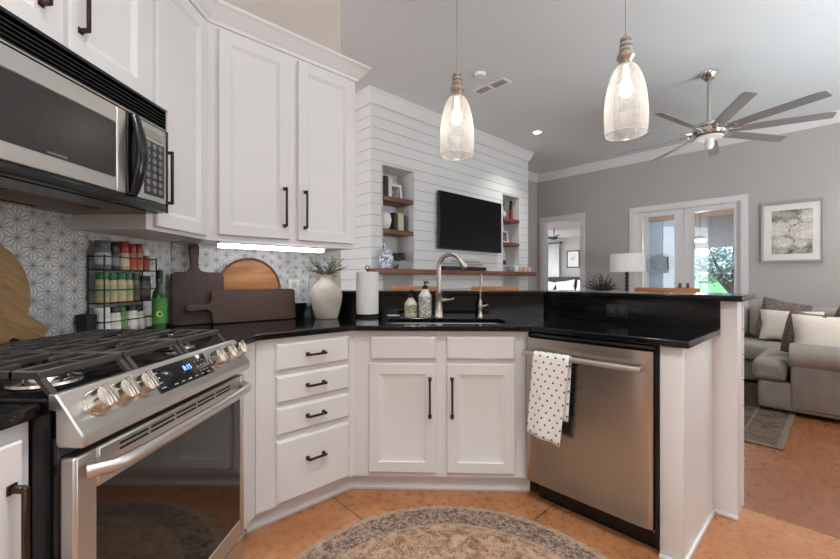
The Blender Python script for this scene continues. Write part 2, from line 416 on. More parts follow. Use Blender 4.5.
# chimney breast: boards around two niches
NI = [(2.872, 3.35, 1.385, 2.51), (5.292, 5.75, 1.40, 2.52)]
ship = MB(); z = 3.06 - .127 * 24
while z < 3.22:
    z0, z1 = max(z, 0) + .003, min(z + .127, 3.25) - .003
    if z1 > z0 + .01: ship.grid(None, (2.70, 6.03), (z0, z1), NI, 0, .012)
    z += .127
ship_o = struct('wall_shiplap', ship, m_ship, LV)
struct('wall_shiplap_core', MB().grid(None, (2.712, 6.018), (0, H), [(a - .021, b + .021, c - .021, d + .021) for a, b, c, d in NI], .008, .05), m_seam, LV, parent=None)
ret = MB(); z = 3.06 - .127 * 24
while z < 3.22:
    z0, z1 = max(z, 0) + .003, min(z + .127, 3.25) - .003
    if z1 > z0 + .01: ret.box(2.70, 2.712, .012, .70, z0, z1); ret.box(6.018, 6.03, .012, .70, z0, z1)
    z += .127
struct('wall_shiplap_return', ret, m_ship, LV)
struct('wall_chimney_sides', MB().box(2.708, 2.75, .05, .70, 0, H).box(5.98, 6.022, .05, .70, 0, H), m_seam, LV)
for k, n in enumerate(NI):
    b = MB(); x0, x1, z0, z1 = n
    b.box(x0 - .02, x0, .0, .32, z0 - .02, z1 + .02).box(x1, x1 + .02, .0, .32, z0 - .02, z1 + .02).box(x0, x1, .0, .32, z1, z1 + .02).box(x0, x1, .0, .32, z0 - .02, z0).box(x0 - .02, x1 + .02, .30, .32, z0 - .02, z1 + .02)
    struct('wall_niche', b, m_ship, LV)
struct('wall_living_left', MB().box(-1.0, 7.5, .69, .80, 0, H), m_wall, LV)
BO, FO = (-4.235, -3.454, 0, 2.36), (-2.49, -1.03, 0, 2.335)
struct('wall_far', MB().grid(None, (-4.45, 5.2), (0, H), [BO, FO], 0, .13), m_wall, FW)
# crown mouldings
crown = [(0, 3.20), (-.014, 3.20), (-.02, 3.22), (-.03, 3.238), (-.055, 3.30), (-.065, 3.322), (-.075, 3.33), (-.075, H), (0, H)]
struct('trim_crown_shiplap', MB().prof(crown, 2.70, 6.03, -1, 1), m_trim, LV, smooth=30)
struct('trim_crown_return', MB(Matrix.Translation((2.70, 0, 0)) @ Matrix.Rotation(rad(-90), 4, 'Z')).prof(crown, -.69, 0, 0, 1), m_trim, LV, smooth=30)
struct('trim_crown_far', MB().prof(crown, -4.40, 5.2, .9, 0), m_trim, FW, smooth=30)
struct('trim_crown_alcove', MB(Matrix.Translation((0, .69, 0))).prof(crown, 6.03, 7.5, 0, -1), m_trim, LV, smooth=30)
for nm, x0, x1 in (('baseboard_far', -.96, 5.2), ('baseboard_middle', -3.38, -2.6)):
    struct(nm, MB().box(x0, x1, -.016, 0, 0, .13, .004), m_trim, FW)
def casing(name, o, w=.085):
    b = MB(); x0, x1, z1 = o[0], o[1], o[3]
    for a, c, d, e in ((x0 - w, x0, 0, z1 + w), (x1, x1 + w, 0, z1 + w), (x0, x1, z1, z1 + w)):
        b.box(a, c, -.02, .0, d, e, .004)
    b.box(x0, x0 + .015, -.01, .14, 0, z1).box(x1 - .015, x1, -.01, .14, 0, z1).box(x0, x1, -.01, .14, z1 - .015, z1)
    struct(name, b, m_trim, FW)
casing('trim_1', BO, .085); casing('trim_2', FO, .085)
# patio doors
def glass_mat():
    t = NT('window_glass'); o = t.n['Material Output']; tr = t.new('BsdfTransparent'); gl = t.new('BsdfGlossy'); mx = t.new('MixShader'); fr = t.new('Fresnel')
    fr.inputs['IOR'].default_value = 1.45; gl.inputs['Roughness'].default_value = .02; tr.inputs[0].default_value = (.93, .96, .97, 1)
    n = t.noise(t.coord(), 3); gl.inputs[0].default_value = (1, 1, 1, 1)
    t.l.new(t.math('MULTIPLY', t.math('ADD', fr.outputs[0], t.math('MULTIPLY', n, .02)), .9), mx.inputs[0])
    t.l.new(tr.outputs[0], mx.inputs[1]); t.l.new(gl.outputs[0], mx.inputs[2]); t.l.new(mx.outputs[0], o.inputs[0]); return t.m
m_glass = glass_mat()
for k, (x0, x1, p0, p1) in enumerate(((-2.474, -1.765, -2.374, -1.892), (-1.755, -1.046, -1.62, -1.115))):
    b = MB(); b.grid(None, (x0, x1), (.01, 2.318), [(p0, p1, .25, 2.235)], .03, .075)
    for a, c, d, e in ((p0 - .02, p0, .23, 2.255), (p1, p1 + .02, .23, 2.255), (p0, p1, .23, .25), (p0, p1, 2.235, 2.255)): b.box(a, c, .022, .03, d, e, .003)
    d_ = struct('door_%d' % (k + 1), b, m_trim, FW)
    struct('pane', MB().box(p0, p1, .05, .056, .25, 2.235), m_glass, FW, parent=d_)
    hx = x1 - .05 if k == 0 else x0 + .05
    struct('door_handle', MB().box(hx - .02, hx + .02, .02, .03, .95, 1.1, .003).cyl((hx, .03, 1.02), (hx, -.02, 1.02), .009).box(hx - .05, hx + .05, -.03, -.018, 1.01, 1.03, .004), m_bronze, FW, parent=d_)
# peninsula knee wall with panelled outside
kw = [ (.742, 2.68), ab(-.345, 2.42), ab(-.345, 2.54), (.795, 2.80), (-.90, 2.80), (-.79, 2.68)]
struct('wall_peninsula', MB().prism(kw, 0, 1.053), m_cab)
pb = MB(); z = .02
while z < 1.05:
    pb.box(-1.33, -.338, .68, .695, z + .003, min(z + .124, 1.05)); z += .127
struct('wall_peninsula_boards', pb, m_cab, PN)
struct('baseboard_peninsula', MB().box(-.434, -.34, .545, .559, 0, .02, .004), m_trim, PN)

# ------------------------------------------------------------------ cabinets
CROWN = [(0, 2.425), (-.012, 2.425), (-.018, 2.44), (-.035, 2.455), (-.055, 2.485), (-.066, 2.495), (-.074, 2.50), (-.074, 2.515), (0, 2.515)]
def pulls(t, door, x, z, L, y, vert=True): t.part('handle', MB().pull(x, z, L, y, vert), m_bronze, parent=door, label='dark bronze bar handle')
t = Thing('wall_cabinet', 'white two-door wall cabinet above the light strip in the corner', 'kitchen cabinet', UW, (.99, .17, 1.355))
t.part('carcass', MB().prism([(.56, 0), (1.424, 0), (1.424, .332), (.49, .332)], 1.355, 2.44), m_cab)
for x0, x1, hx in ((.61, .978, .948), (1.03, 1.40, 1.069)):
    d = t.part('door', MB().panel(x0, x1, 1.383, 2.405), m_cab, smooth=20); pulls(t, d, hx, 1.559, .216, -.02)
t.part('crown', MB().prof(CROWN, .56, 1.424, .414, 1).prism([(1.424, 0), (1.424, .30), (1.5, .30), (1.5, 0)], 2.49, 2.52), m_cab, smooth=25)
t = Thing('wall_cabinet', 'tall white single-door wall cabinet right of the microwave', 'kitchen cabinet', US, (1.7, .17, 1.355))
t.part('carcass', MB().prism([(1.492, 0), (1.902, 0), (2.0, .29), (1.492, .294)], 1.355, 2.44), m_cab)
d = t.part('door', MB().panel(1.528, 1.876, 1.37, 2.405), m_cab, smooth=20); pulls(t, d, 1.575, 1.573, .216, -.02)
t.part('crown', MB().prof(CROWN, 1.478, 1.902, 0, -.414), m_cab, smooth=25)
t = Thing('wall_cabinet', 'white two-door wall cabinet directly above the microwave', 'kitchen cabinet', US, (1.1, .17, 1.815))
t.part('carcass', MB().box(.70, 1.478, 0, .294, 1.815, 2.44), m_cab)
for x0, x1, hx in ((.735, 1.098, 1.062), (1.15, 1.476, 1.185)):
    d = t.part('door', MB().panel(x0, x1, 1.845, 2.405), m_cab, smooth=20); pulls(t, d, hx, 2.03, .216, -.02)
t.part('crown', MB().prof(CROWN, .70, 1.478, 0, 0), m_cab, smooth=25)

def toe(b, x0, x1, y, k0, k1):     # recessed kick with a shoe moulding
    b.prof([(0, 0), (-.014, 0), (-.016, .012), (-.008, .022), (-.002, .045), (0, .1)], x0, x1, k0, k1); return b
# drawer base
t = Thing('drawer_cabinet', 'white base cabinet of four drawers between range and sink', 'kitchen cabinet', DR, (.94, .2, 0))
t.part('carcass', MB().prism([(.676, 0), (1.2, 0), (1.42, .53), (.46, .53)], .10, .885), m_cab)
k = toe(MB(Matrix.Translation((0, .065, 0))), .648, 1.228, 0, .414, -.414); k.m = Matrix.Identity(4); k.prism([(.648, .064), (1.228, .064), (1.24, .1), (.63, .1)], 0, .10)
t.part('toe_kick', k, m_cab, smooth=25)
for z0, z1 in ((.732, .859), (.582, .708), (.432, .559), (.112, .405)):
    d = t.part('drawer', MB().front(.765, 1.158, z0, z1), m_cab, smooth=20); pulls(t, d, .961, (z0 + z1) / 2 + (.0 if z0 > .2 else .03), .098, -.02, False)
fl = MB(); m_ = DR.inverted() @ ST; fl.m = m_; fl.box(1.495, 1.752, 0, .02, .10, .885)
t.part('filler', fl, m_cab)
fl = MB(m_); fl.box(1.495, 1.78, .07, .09, 0, .10).prof([(.07, 0), (.056, 0), (.054, .012), (.062, .022), (.068, .045), (.07, .1)], 1.495, 1.77)
t.part('filler_toe', fl, m_cab)
# sink base
t = Thing('sink_cabinet', 'white base cabinet with two doors and two false drawer fronts under the sink', 'kitchen cabinet', SK, (.04, .2, 0))
c = MB(); c.prism([(-.428, 0), (.505, 0), (.71, .5), (-.633, .5)], .10, .62).prism([(-.428, 0), (.505, 0), (.513, .02), (-.436, .02)], .62, .885)
t.part('carcass', c, m_cab)
k = toe(MB(Matrix.Translation((0, .065, 0))), -.456, .532, 0, .414, -.414); k.m = Matrix.Identity(4); k.box(-.456, .532, .064, .09, 0, .10)
t.part('toe_kick', k, m_cab, smooth=25)
for x0, x1, hx in ((-.345, .018, -.017), (.073, .435, .101)):
    t.part('drawer', MB().front(x0 + .008 * (x0 < 0), x1, .732, .858), m_cab, smooth=20)
    d = t.part('door', MB().panel(x0, x1, .128, .71, fw=.056, ramp=.036, rec=.014), m_cab, smooth=20); pulls(t, d, hx, .531, .21, -.02)
# peninsula end
t = Thing('end_cabinet', 'white end panel and stile closing the peninsula right of the dishwasher', 'kitchen cabinet', PN, (-.48, .3, 0))
t.part('carcass', MB().box(-.515, -.44, 0, .555, 0, .885), m_cab)
t.part('stile', MB().box(-.519, -.436, -.006, .02, .0, .885, .002), m_cab)
t.part('base_trim', MB().box(-.44, -.428, -.008, .545, 0, .022, .003).box(-.52, -.428, -.02, -.006, 0, .022, .003), m_trim)
# base cabinet left of the range
t = Thing('base_cabinet', 'white base cabinet left of the range, at the picture edge', 'kitchen cabinet', ST, (.45, .3, 0))
t.part('carcass', MB().box(.15, .755, 0, .60, .10, .885), m_cab)
t.part('toe_kick', MB().box(.15, .755, .07, .59, 0, .10), m_cab)
d = t.part('door', MB().panel(.19, .728, .125, .855), m_cab, smooth=20); pulls(t, d, .705, .67, .216, -.02)
single('countertop', 'short black granite countertop left of the range', 'countertop', MB().box(.13, .757, -.025, .604, .887, .915), m_gran, ST, (.4, .3, .887), bev=.004)
# main countertop with sink cut-out
C0, C1, C2 = (-.775, 1.49), (-.775, 1.735), (-.425, 2.085)
C3, C4, C5 = (.503, 2.085), ab(-.41, 1.83), ab(-.41, 2.418)
outer = [C0, C1, C2, C3, C4, C5, (.742, 2.678), (-.80, 2.678), (-.822, 2.665), (-1.40, 2.078), (-1.40, 1.49)]
def rrect(x0, x1, y0, y1, r, n=6):
    o = []
    for cx, cy, a in ((x1 - r, y0 + r, -90), (x1 - r, y1 - r, 0), (x0 + r, y1 - r, 90), (x0 + r, y0 + r, 180)):
        o += [(cx + r * math.cos(rad(a + 90 * i / n)), cy + r * math.sin(rad(a + 90 * i / n))) for i in range(n + 1)]
    return o
SX0, SX1, SY0, SY1 = -.27, .42, 2.185, 2.50
hole = rrect(SX0, SX1, SY0, SY1, .05)
def holed(outer, hole, z0, z1):
    b = MB(); bm = b.bm; es = []
    for poly in (outer, hole):
        vs = [bm.verts.new((x, y, z1)) for x, y in poly]
        es += [bm.edges.new((vs[i], vs[(i + 1) % len(vs)])) for i in range(len(vs))]
    bmesh.ops.triangle_fill(bm, use_beauty=True, edges=es)
    r = bmesh.ops.extrude_face_region(bm, geom=bm.faces[:])
    bmesh.ops.translate(bm, vec=(0, 0, z0 - z1), verts=[g for g in r['geom'] if isinstance(g, bmesh.types.BMVert)])
    return b
t = Thing('countertop', 'long black granite countertop wrapping from the range past the sink to the peninsula end', 'countertop', W0, (0, 2.3, .887))
t.part('slab', holed(outer, hole, .887, .915), m_gran, bev=.004)
def seam(p, q, w=.0025):
    p, q = Vector(p), Vector(q); d = (q - p).normalized(); n = Vector((-d.y, d.x)) * w / 2
    return [(p + n)[:], (q + n)[:], (q - n)[:], (p - n)[:]]
t.part('seam', MB().prism(seam((.503, 2.085), (.742, 2.675)), .914, .9154), M('grey_seam_filler', '6c6a66', .5))
# upstands
t.part('upstand', MB().prism([(.742, 2.678), ab(-.41, 2.418), ab(-.41, 2.408), (.738, 2.668), (-.80, 2.668), (-.805, 2.678)], .9155, 1.053), m_gran)
u = MB(UW); u.box(.50, 1.33, .312, .331, .9155, 1.005); t.part('upstand', u, m_gran)
u = MB(ST); u.box(1.49, 2.03, .587, .604, .9155, .93)
t.part('upstand', u, m_gran)
single('bar_counter', 'raised black granite bar ledge behind the sink and dishwasher', 'countertop',
       MB().prism([(.738, 2.645), ab(-.32, 2.385), ab(-.32, 2.80), (.868, 3.02), (-1.0, 3.02), (-.86, 2.72), (-.80, 2.645)], 1.054, 1.083), m_gran, W0, (0, 2.8, 1.054), bev=.006)
# sink
def basin():
    b = MB(); R = [[(x, y, z) for x, y in rrect(SX0 - .004 + i, SX1 + .004 - i, SY0 - .004 + i, SY1 + .004 - i, .05)] for i, z in ((-.016, .886), (0, .886), (.004, .70), (.03, .68))]
    b.rings(R, False, True); return b
t = Thing('sink', 'undermount stainless sink set into the black counter', 'sink', W0, (.07, 2.34, .68))
t.part('basin', basin(), m_steel); t.part('drain', MB().lathe([(.045, .681), (.04, .684), (.02, .682)], (.07, 2.36, 0)), m_chrome)

# ------------------------------------------------------------------ range
R0, R1 = .765, 1.485
t = Thing('gas_range', 'stainless slide-in gas range with black grates below the microwave', 'range', ST, ((R0 + R1) / 2, .25, 0))
t.part('body', MB().box(R0, R1, -.05, .52, .02, .9, .003), m_black)
t.part('cooktop', MB().box(R0, R1, -.028, .52, .890, .922, .004).box(R0, R1, .48, .52, .92, .93, .003), m_black)
pr = [(-.045, .930), (-.099, .852), (-.103, .842), (-.101, .822), (-.05, .822), (-.03, .86), (-.03, .930)]
cp = t.part('control_panel', MB().prof(pr, R0, R1), m_steel, smooth=50, bev=.003)
PM = Matrix.Translation((0, -.072, .891)) @ Matrix.Rotation(rad(-34.7), 4, 'X')
disp = t.part('display', MB(PM).box(1.005, 1.256, -.003, .002, -.036, .036, .002), m_glassb, parent=cp, label='black glass touch display')
m_blue = emit('blue_display_light', '6f9dff', 2.2); m_key = M('pale_key_print', 'a9a9a9', .6)
tx = t.text('display_digits', '8:15', .022, m_blue, PM @ Vector((1.15, -.0034, .008)), 55.3, parent=cp)
kb = MB(PM)
for i in range(3):
    for j in range(3): kb.box(1.192 + i * .017, 1.198 + i * .017, -.0036, -.002, .016 - j * .017, .019 - j * .017)
t.part('number_keys', kb, m_key, parent=cp); kb = MB(PM)
for i in range(6): kb.box(1.065 + i * .031, 1.078 + i * .031, -.0036, -.002, -.028, -.025)
t.part('function_keys', kb, m_key, parent=cp); kb = MB(PM)
for j in range(4): kb.box(1.015, 1.031, -.0036, -.002, .02 - j * .015, .0225 - j * .015)
t.part('menu_labels', kb, m_key, parent=cp)
for x in (.830, .893, .957, 1.290, 1.365, 1.438):
    k = MB(PM)
    k.cyl((x, .0, 0), (x, -.006, 0), .031, .030, 28).cyl((x, -.006, 0), (x, -.034, 0), .0275, .0245, 28)
    k.box(x - .006, x + .006, -.046, -.03, -.0245, .0245, .003)
    t.part('knob', k, m_chrome, parent=cp, smooth=30)
DX0, DX1 = R0 + .002, R1 - .008
dr = MB(); dr.grid(None, (DX0, DX1), (.20, .802), [(.821, 1.447, .268, .715)], -.084, -.05)
door = t.part('oven_door', dr, m_steel, bev=.006)
t.part('oven_window', MB().box(.819, 1.449, -.081, -.06, .266, .717), m_glassm, parent=door, label='dark oven window')
vt = MB()
for i in range(5):
    for j in range(2): vt.box(.88 + i * .1, .97 + i * .1, -.0848, -.07, .771 + j * .012, .776 + j * .012)
t.part('vent_slots', vt, m_gap, parent=door)
hp = [(.79 + .665 * i / 24, -.088 - .046 * (1 - (2 * i / 24 - 1) ** 8) ** .5, .766) for i in range(25)]
t.part('door_handle', MB().tube(hp, .0145, 16), m_steel, parent=door, label='bowed stainless handle', smooth=60)
t.part('side_gap', MB().box(R0 - .006, R0 - .001, -.04, .52, .02, .9), m_black)
t.part('lower_drawer', MB().box(DX0, DX1, -.08, -.05, .06, .19, .005), m_steel)
# burners and grates
for x, y, r in ((.88, .09, .046), (.88, .34, .036), (1.10, .215, .05), (1.335, .09, .04), (1.335, .34, .046)):
    b = t.part('burner', MB().lathe([(r + .022, .925), (r + .02, .931), (r + .004, .934), (r, .942), (r * .5, .944)], (x, y, 0), 28), m_chrome)
    t.part('burner_cap', MB().lathe([(r * .95, .942), (r * .95, .951), (r * .8, .954), (.002, .954)], (x, y, 0), 28), m_blackm, parent=b)
def grate(x0, x1):
    b = MB(); zt, zb, w = .973, .956, .011; y0, y1 = .004, .455
    for y in (y0, y1): b.box(x0, x1, y - w / 2, y + w / 2, zb, zt, .002, 1)
    for x in (x0 + w / 2, x1 - w / 2): b.box(x - w / 2, x + w / 2, y0, y1, zb, zt, .002, 1)
    cx = (x0 + x1) / 2
    for y in (.06, .12, .18, .25, .31, .37, .42):
        if y in (.12, .31): b.box(x0, x0 + .075, y - .005, y + .005, zb, zt, .002, 1); b.box(x1 - .075, x1, y - .005, y + .005, zb, zt, .002, 1)
        else: b.box(x0, x1, y - .005, y + .005, zb, zt, .002, 1)
    b.box(cx - .005, cx + .005, y0, .06, zb, zt).box(cx - .005, cx + .005, .18, .25, zb, zt).box(cx - .005, cx + .005, .37, y1, zb, zt)
    for x in (x0 + .007, x1 - .007):       # splayed legs
        for s, yy in ((-1, y0), (1, y1)):
            b.rings([[(x + i, yy + j + o, z) for i, j in ((-.007, -.006), (.007, -.006), (.007, .006), (-.007, .006))] for z, o in ((.9225, s * .03), (.958, 0))])
        b.rings([[(x + i, .215 + j, z) for i, j in ((-.005, -.006), (.005, -.006), (.005, .006), (-.005, .006))] for z in (.9225, .955)])
    return b
for k, (x0, x1) in enumerate(((.775, .99), (.999, 1.204), (1.215, 1.45))):
    single('stove_grate', 'cast-iron burner grate, ' + ('nearest the camera on the range', 'in the middle of the range', 'at the far right end of the range')[k], 'grate', grate(x0, x1), m_iron, ST, ((x0 + x1) / 2, .23, .9225), 'grates on the range')

# ------------------------------------------------------------------ microwave
my = .099
t = Thing('microwave', 'over-the-range microwave with black vent grille and curved black handle', 'microwave', US, (1.08, .1, 1.412))
MX0, MX1 = .70, 1.474
t.part('body', MB().box(MX0, MX1, -.07, .294, 1.418, 1.80), m_blackm)
gr = MB(); gr.box(MX0, MX1, -.05, -.04, 1.722, 1.80)
for i in range(5): gr.prof([(-.055, 1.731 + i * .0125), (-.094, 1.727 + i * .0125), (-.094, 1.731 + i * .0125), (-.055, 1.7355 + i * .0125)], MX0, MX1 - .01)
gr.box(MX0, MX1, -.096, -.05, 1.719, 1.727, .002).box(MX0, MX1, -.098, -.04, 1.791, 1.803, .003).box(MX1 - .012, MX1, -.096, -.04, 1.72, 1.80, .002)
t.part('vent_grille', gr, m_black)
t.part('grille_trim', MB().box(MX0, MX1 - .004, -.0985, -.09, 1.7195, 1.7235).box(MX1 - .009, MX1 - .004, -.0985, -.09, 1.7235, 1.795), m_steel)
dd = MB(); dd.grid(None, (MX0, 1.270), (1.442, 1.716), [(.745, 1.231, 1.488, 1.660)], -my, -.07)
dd = t.part('door', dd, m_steel, bev=.004)
t.part('window', MB().box(.743, 1.233, -my + .003, -.08, 1.486, 1.662), M('microwave_window_mesh', '2c2b2a', .25, var=.1, vs=60), parent=dd)
t.part('brand_strip', MB().box(1.005, 1.062, -my + .0022, -my + .004, 1.4935, 1.4985), M('grey_print', '6d6b69', .6), parent=dd)
hd = [(1.298, -my - .004 - .03 * math.sin(math.pi * i / 12), 1.45 + .265 * i / 12) for i in range(13)]
h = MB(); h.rings([[(p[0] + .024 * math.cos(a) * (.7 + .3 * math.sin(math.pi * i / 12)), p[1] + .013 * math.sin(a), p[2]) for a in [2 * math.pi * k / 12 for k in range(12)]] for i, p in enumerate(hd)])
h.box(1.272, 1.322, -my - .002, -.07, 1.442, 1.718, .004)
t.part('door_handle', h, m_black, smooth=60)
cpn = t.part('control_panel', MB().box(1.323, MX1 - .008, -my, -.07, 1.442, 1.716, .003), m_steel)
t.part('display', MB().box(1.35, 1.442, -my - .0015, -my + .002, 1.668, 1.695), M('grey_green_display', '8c8f84', .3), parent=cpn)
t.part('keypad', MB().box(1.35, 1.45, -my - .0015, -my + .002, 1.462, 1.655), M('dark_keypad', '2b2b2c', .35), parent=cpn)
kb = MB()
for i in range(3):
    for j in range(7): kb.cyl((1.368 + i * .031, -my, 1.64 - j * .0265), (1.368 + i * .031, -my - .0035, 1.64 - j * .0265), .0105, .0095, 14)
t.part('buttons', kb, M('grey_keys', '77777a', .45), parent=cpn)
t.part('edge_trim', MB().box(MX1 - .008, MX1, -my - .002, -.04, 1.412, 1.72, .002).box(MX0, MX1, -my - .001, -.06, 1.412, 1.440, .003), m_black)
uf = MB(); uf.box(MX0, MX1, -.06, .294, 1.410, 1.419)
uf = t.part('underside', uf, m_black)
for x0, x1 in ((.75, .95), (1.05, 1.36)):
    t.part('grease_filter', MB().box(x0, x1, .07, .22, 1.407, 1.411, .001), M('brown_filter_mesh', '6b5a48', .5, .4, var=.35, vs=140), parent=uf)
t.part('lamp_cover', MB().box(1.02, 1.30, .24, .275, 1.407, 1.411, .001), m_glassb, parent=uf)

# ------------------------------------------------------------------ dishwasher
t = Thing('dishwasher', 'stainless dishwasher in the peninsula with a towel on its bar', 'dishwasher', PN, (-.83, .3, 0))
t.part('tub', MB().box(-1.125, -.525, .0, .52, .10, .872), m_black)
t.part('kick_plate', MB().box(-1.105, -.522, .045, .06, 0.0, .115).box(-.535, -.521, -.012, .05, .04, .88), m_black)
b = MB(); n = 12
prf = [(-.004, .862)] + [(-.04 - .006 * math.sin(math.pi * i / n), .858 - (.858 - .115) * i / n) for i in range(n + 1)] + [(-.03, .108), (-.004, .108)]
XS = [(-1.14, .018), (-1.137, .010), (-1.125, .005), (-1.10, .0015), (-1.06, 0), (-.62, 0), (-.58, .0015), (-.555, .005), (-.542, .010), (-.538, .018)]
dd = t.part('door', b.rings([[(x, min(y + o, -.003) if y < -.005 else y, z) for y, z in prf] for x, o in XS]), m_steelv, smooth=50)
t.part('vent_strip', MB().box(-1.10, -.53, -.03, .0, .866, .881, .003), m_black)
hb = t.part('bar_handle', MB().tube([(-1.112, -.098, .788), (-.562, -.098, .788)], .0135, 16), m_steel, parent=dd, smooth=60)
for x in (-1.11, -.575): t.part('handle_post', MB().box(x - .008, x + .008, -.098, -.042, .78, .796, .003), m_steel, parent=hb)
for x in (-1.08, -.55): t.part('screw', MB().cyl((x, .045, .075), (x, .041, .075), .006), m_chrome)
# towel over the bar
def towel():
    b = MB(); bm = b.bm; uv = bm.loops.layers.uv.new('UVMap'); n, m = 14, 40
    x0, x1 = -1.046, -.860; r = .0175; front = .405; back = .30; L = front + math.pi * r + back; g = {}
    for j in range(m + 1):
        s = L * j / m
        if s < front: y, z, dz = -.098 - r, .788 - (front - s), (front - s) / front
        elif s < front + math.pi * r:
            a = (s - front) / r; y, z, dz = -.098 - r * math.cos(a), .788 + r * math.sin(a), 0
        else: y, z, dz = -.098 + r, .788 - (s - front - math.pi * r), (s - front) / back
        for i in range(n + 1):
            u = i / n; sh = -.038 * dz * (1 if s < front else .3)
            hem = .022 * (u - .5) * (-1 if s < front else 0) * dz
            g[i, j] = (b.v((x0 + (x1 - x0) * u * (1 - .04 * dz) + sh, y + .006 * math.sin(u * 9 + 1) * dz * (1 if s < front else -.4), z + hem)), (u * .2, s))
    for i in range(n):
        for j in range(m):
            f = bm.faces.new([g[q][0] for q in ((i, j), (i + 1, j), (i + 1, j + 1), (i, j + 1))])
            for l, q in zip(f.loops, ((i, j), (i + 1, j), (i + 1, j + 1), (i, j + 1))): l[uv].uv = g[q][1]
    return b
o = single('dish_towel', 'white dish towel with grey dots hanging from the dishwasher bar', 'towel', towel(), m_towel, PN, (-.99, -.1, .39), smooth=80)
sm = o.modifiers.new('thickness', 'SOLIDIFY'); sm.thickness = .003; sm.offset = 0

# ------------------------------------------------------------------ lighting fixtures
m_bulb = emit('warm_bulb', 'fff0dc', 4)
def shade_mat():
    t = NT('seeded_pendant_glass'); o = t.n['Material Output']; v = t.coord()
    tr = t.new('BsdfTransparent'); tl = t.new('BsdfTranslucent'); df = t.new('BsdfDiffuse'); gl = t.new('BsdfGlossy'); gl.inputs['Roughness'].default_value = .08
    lw = t.new('LayerWeight'); lw.inputs[0].default_value = .35
    sd = t.noise(t.scale(v, (1, 1, .35)), 60, 4)
    for q in (tl, df): q.inputs[0].default_value = lin('fdf8f0')
    a1 = t.new('MixShader'); a1.inputs[0].default_value = .4; t.l.new(tl.outputs[0], a1.inputs[1]); t.l.new(df.outputs[0], a1.inputs[2])
    a2 = t.new('MixShader'); f = t.math('ADD', t.math('MULTIPLY', lw.outputs['Facing'], .6), t.math('ADD', t.math('MULTIPLY', sd, .25), .06), clamp=True)
    t.l.new(f, a2.inputs[0]); t.l.new(tr.outputs[0], a2.inputs[1]); t.l.new(a1.outputs[0], a2.inputs[2])
    a3 = t.new('MixShader'); t.l.new(t.math('MULTIPLY', lw.outputs['Fresnel'], .2), a3.inputs[0]); t.l.new(a2.outputs[0], a3.inputs[1]); t.l.new(gl.outputs[0], a3.inputs[2])
    t.l.new(a3.outputs[0], o.inputs[0]); return t.m
m_shadeglass = shade_mat(); m_rim = M('glass_rim', 'efede8', .1, spec=.8)
def pendant(x, y, label):
    t = Thing('pendant_light', label, 'pendant light', W0, (x, y, 1.91), 'seeded-glass pendants over the counter'); c = (x, y, 0)
    t.part('canopy', MB().lathe([(.06, H - .001), (.06, H - .012), (.045, H - .028), (.012, H - .034)], c), m_chrome)
    t.part('rod', MB().cyl((x, y, 2.40), (x, y, H - .03), .0045, n=10), m_nickel)
    t.part('socket', MB().lathe([(.009, 2.425), (.014, 2.412), (.027, 2.408), (.029, 2.396), (.019, 2.39), (.029, 2.384), (.031, 2.37), (.02, 2.364), (.031, 2.357), (.033, 2.343),
                                 (.024, 2.336), (.041, 2.326), (.044, 2.306), (.035, 2.296), (.026, 2.283), (.03, 2.275), (.03, 2.26)], c), m_nickel)
    t.part('glass_shade', MB().lathe([(.032, 2.268), (.046, 2.262), (.060, 2.244), (.074, 2.21), (.088, 2.16), (.098, 2.10), (.103, 2.04), (.104, 1.99), (.102, 1.945), (.0985, 1.912), (.0965, 1.910), (.0985, 1.945), (.100, 1.99)], c, 48, False, False), m_shadeglass, smooth=80)
    t.part('shade_rim', MB().tube([(x + .0985 * math.cos(q * math.pi / 24), y + .0985 * math.sin(q * math.pi / 24), 1.912) for q in range(49)], .0022, 6, False), m_rim, smooth=80)
    b = t.part('bulb', MB().lathe([(.002, 2.105), (.018, 2.11), (.029, 2.13), (.031, 2.15), (.024, 2.18), (.014, 2.205), (.013, 2.262)], c, 24), m_bulb)
    d = bpy.data.lights.new('bulb_light', 'POINT'); d.energy = .8; d.color = WARM; d.shadow_soft_size = .03
    o = bpy.data.objects.new('bulb_light', d); COL.objects.link(o); o.parent = t.o; o.location = (0, 0, .16)
pendant(.145, 2.406, 'clear seeded-glass pendant hanging above the sink, left of the two')
pendant(.998, 2.08, 'clear seeded-glass pendant hanging above the dishwasher, right of the two')
m_can = emit('downlight_lens', 'fff4e6', 14)
def can(x, y, p, label):
    t = Thing('recessed_light', label, 'ceiling light', W0, (x, y, H), 'recessed ceiling lights')
    t.part('trim_ring', MB().lathe([(.055, H - .001), (.055, H - .008), (.085, H - .006), (.09, H - .001)], (x, y, 0)), m_white)
    t.part('lens', MB().cyl((x, y, H - .002), (x, y, H - .006), .054, n=28), m_can)
    d = bpy.data.lights.new('downlight', 'AREA'); d.shape = 'DISK'; d.size = .11; d.energy = p; d.color = (1, .97, .94); d.spread = rad(105)
    o = bpy.data.objects.new('downlight', d); COL.objects.link(o); o.parent = t.o; o.location = (0, 0, -.012)
can(1.545, 5.92, 10, 'round recessed light glowing in the ceiling near the chimney breast corner')
for x, y, w in ((.0, .6, 'range'), (-.5, -.7, 'photographer'), (1.1, -.3, 'dining side')): can(x, y, 15, 'round recessed ceiling light on the %s side of the kitchen' % w)
for x, y, w in ((3.6, 2.2, 'sofa arm'), (5.4, 4.2, 'far sofa')): can(x, y, 14, 'round recessed ceiling light above the %s' % w)
t = Thing('under_cabinet_light', 'white light strip glowing under the corner wall cabinet', 'light strip', UW, (.93, .07, 1.354))
t.part('housing', MB().box(.63, 1.235, .035, .11, 1.345, 1.3545), m_white)
t.part('diffuser', MB().box(.638, 1.228, .037, .105, 1.327, 1.346, .006), emit('cool_strip_light', 'f4f8ff', 11))

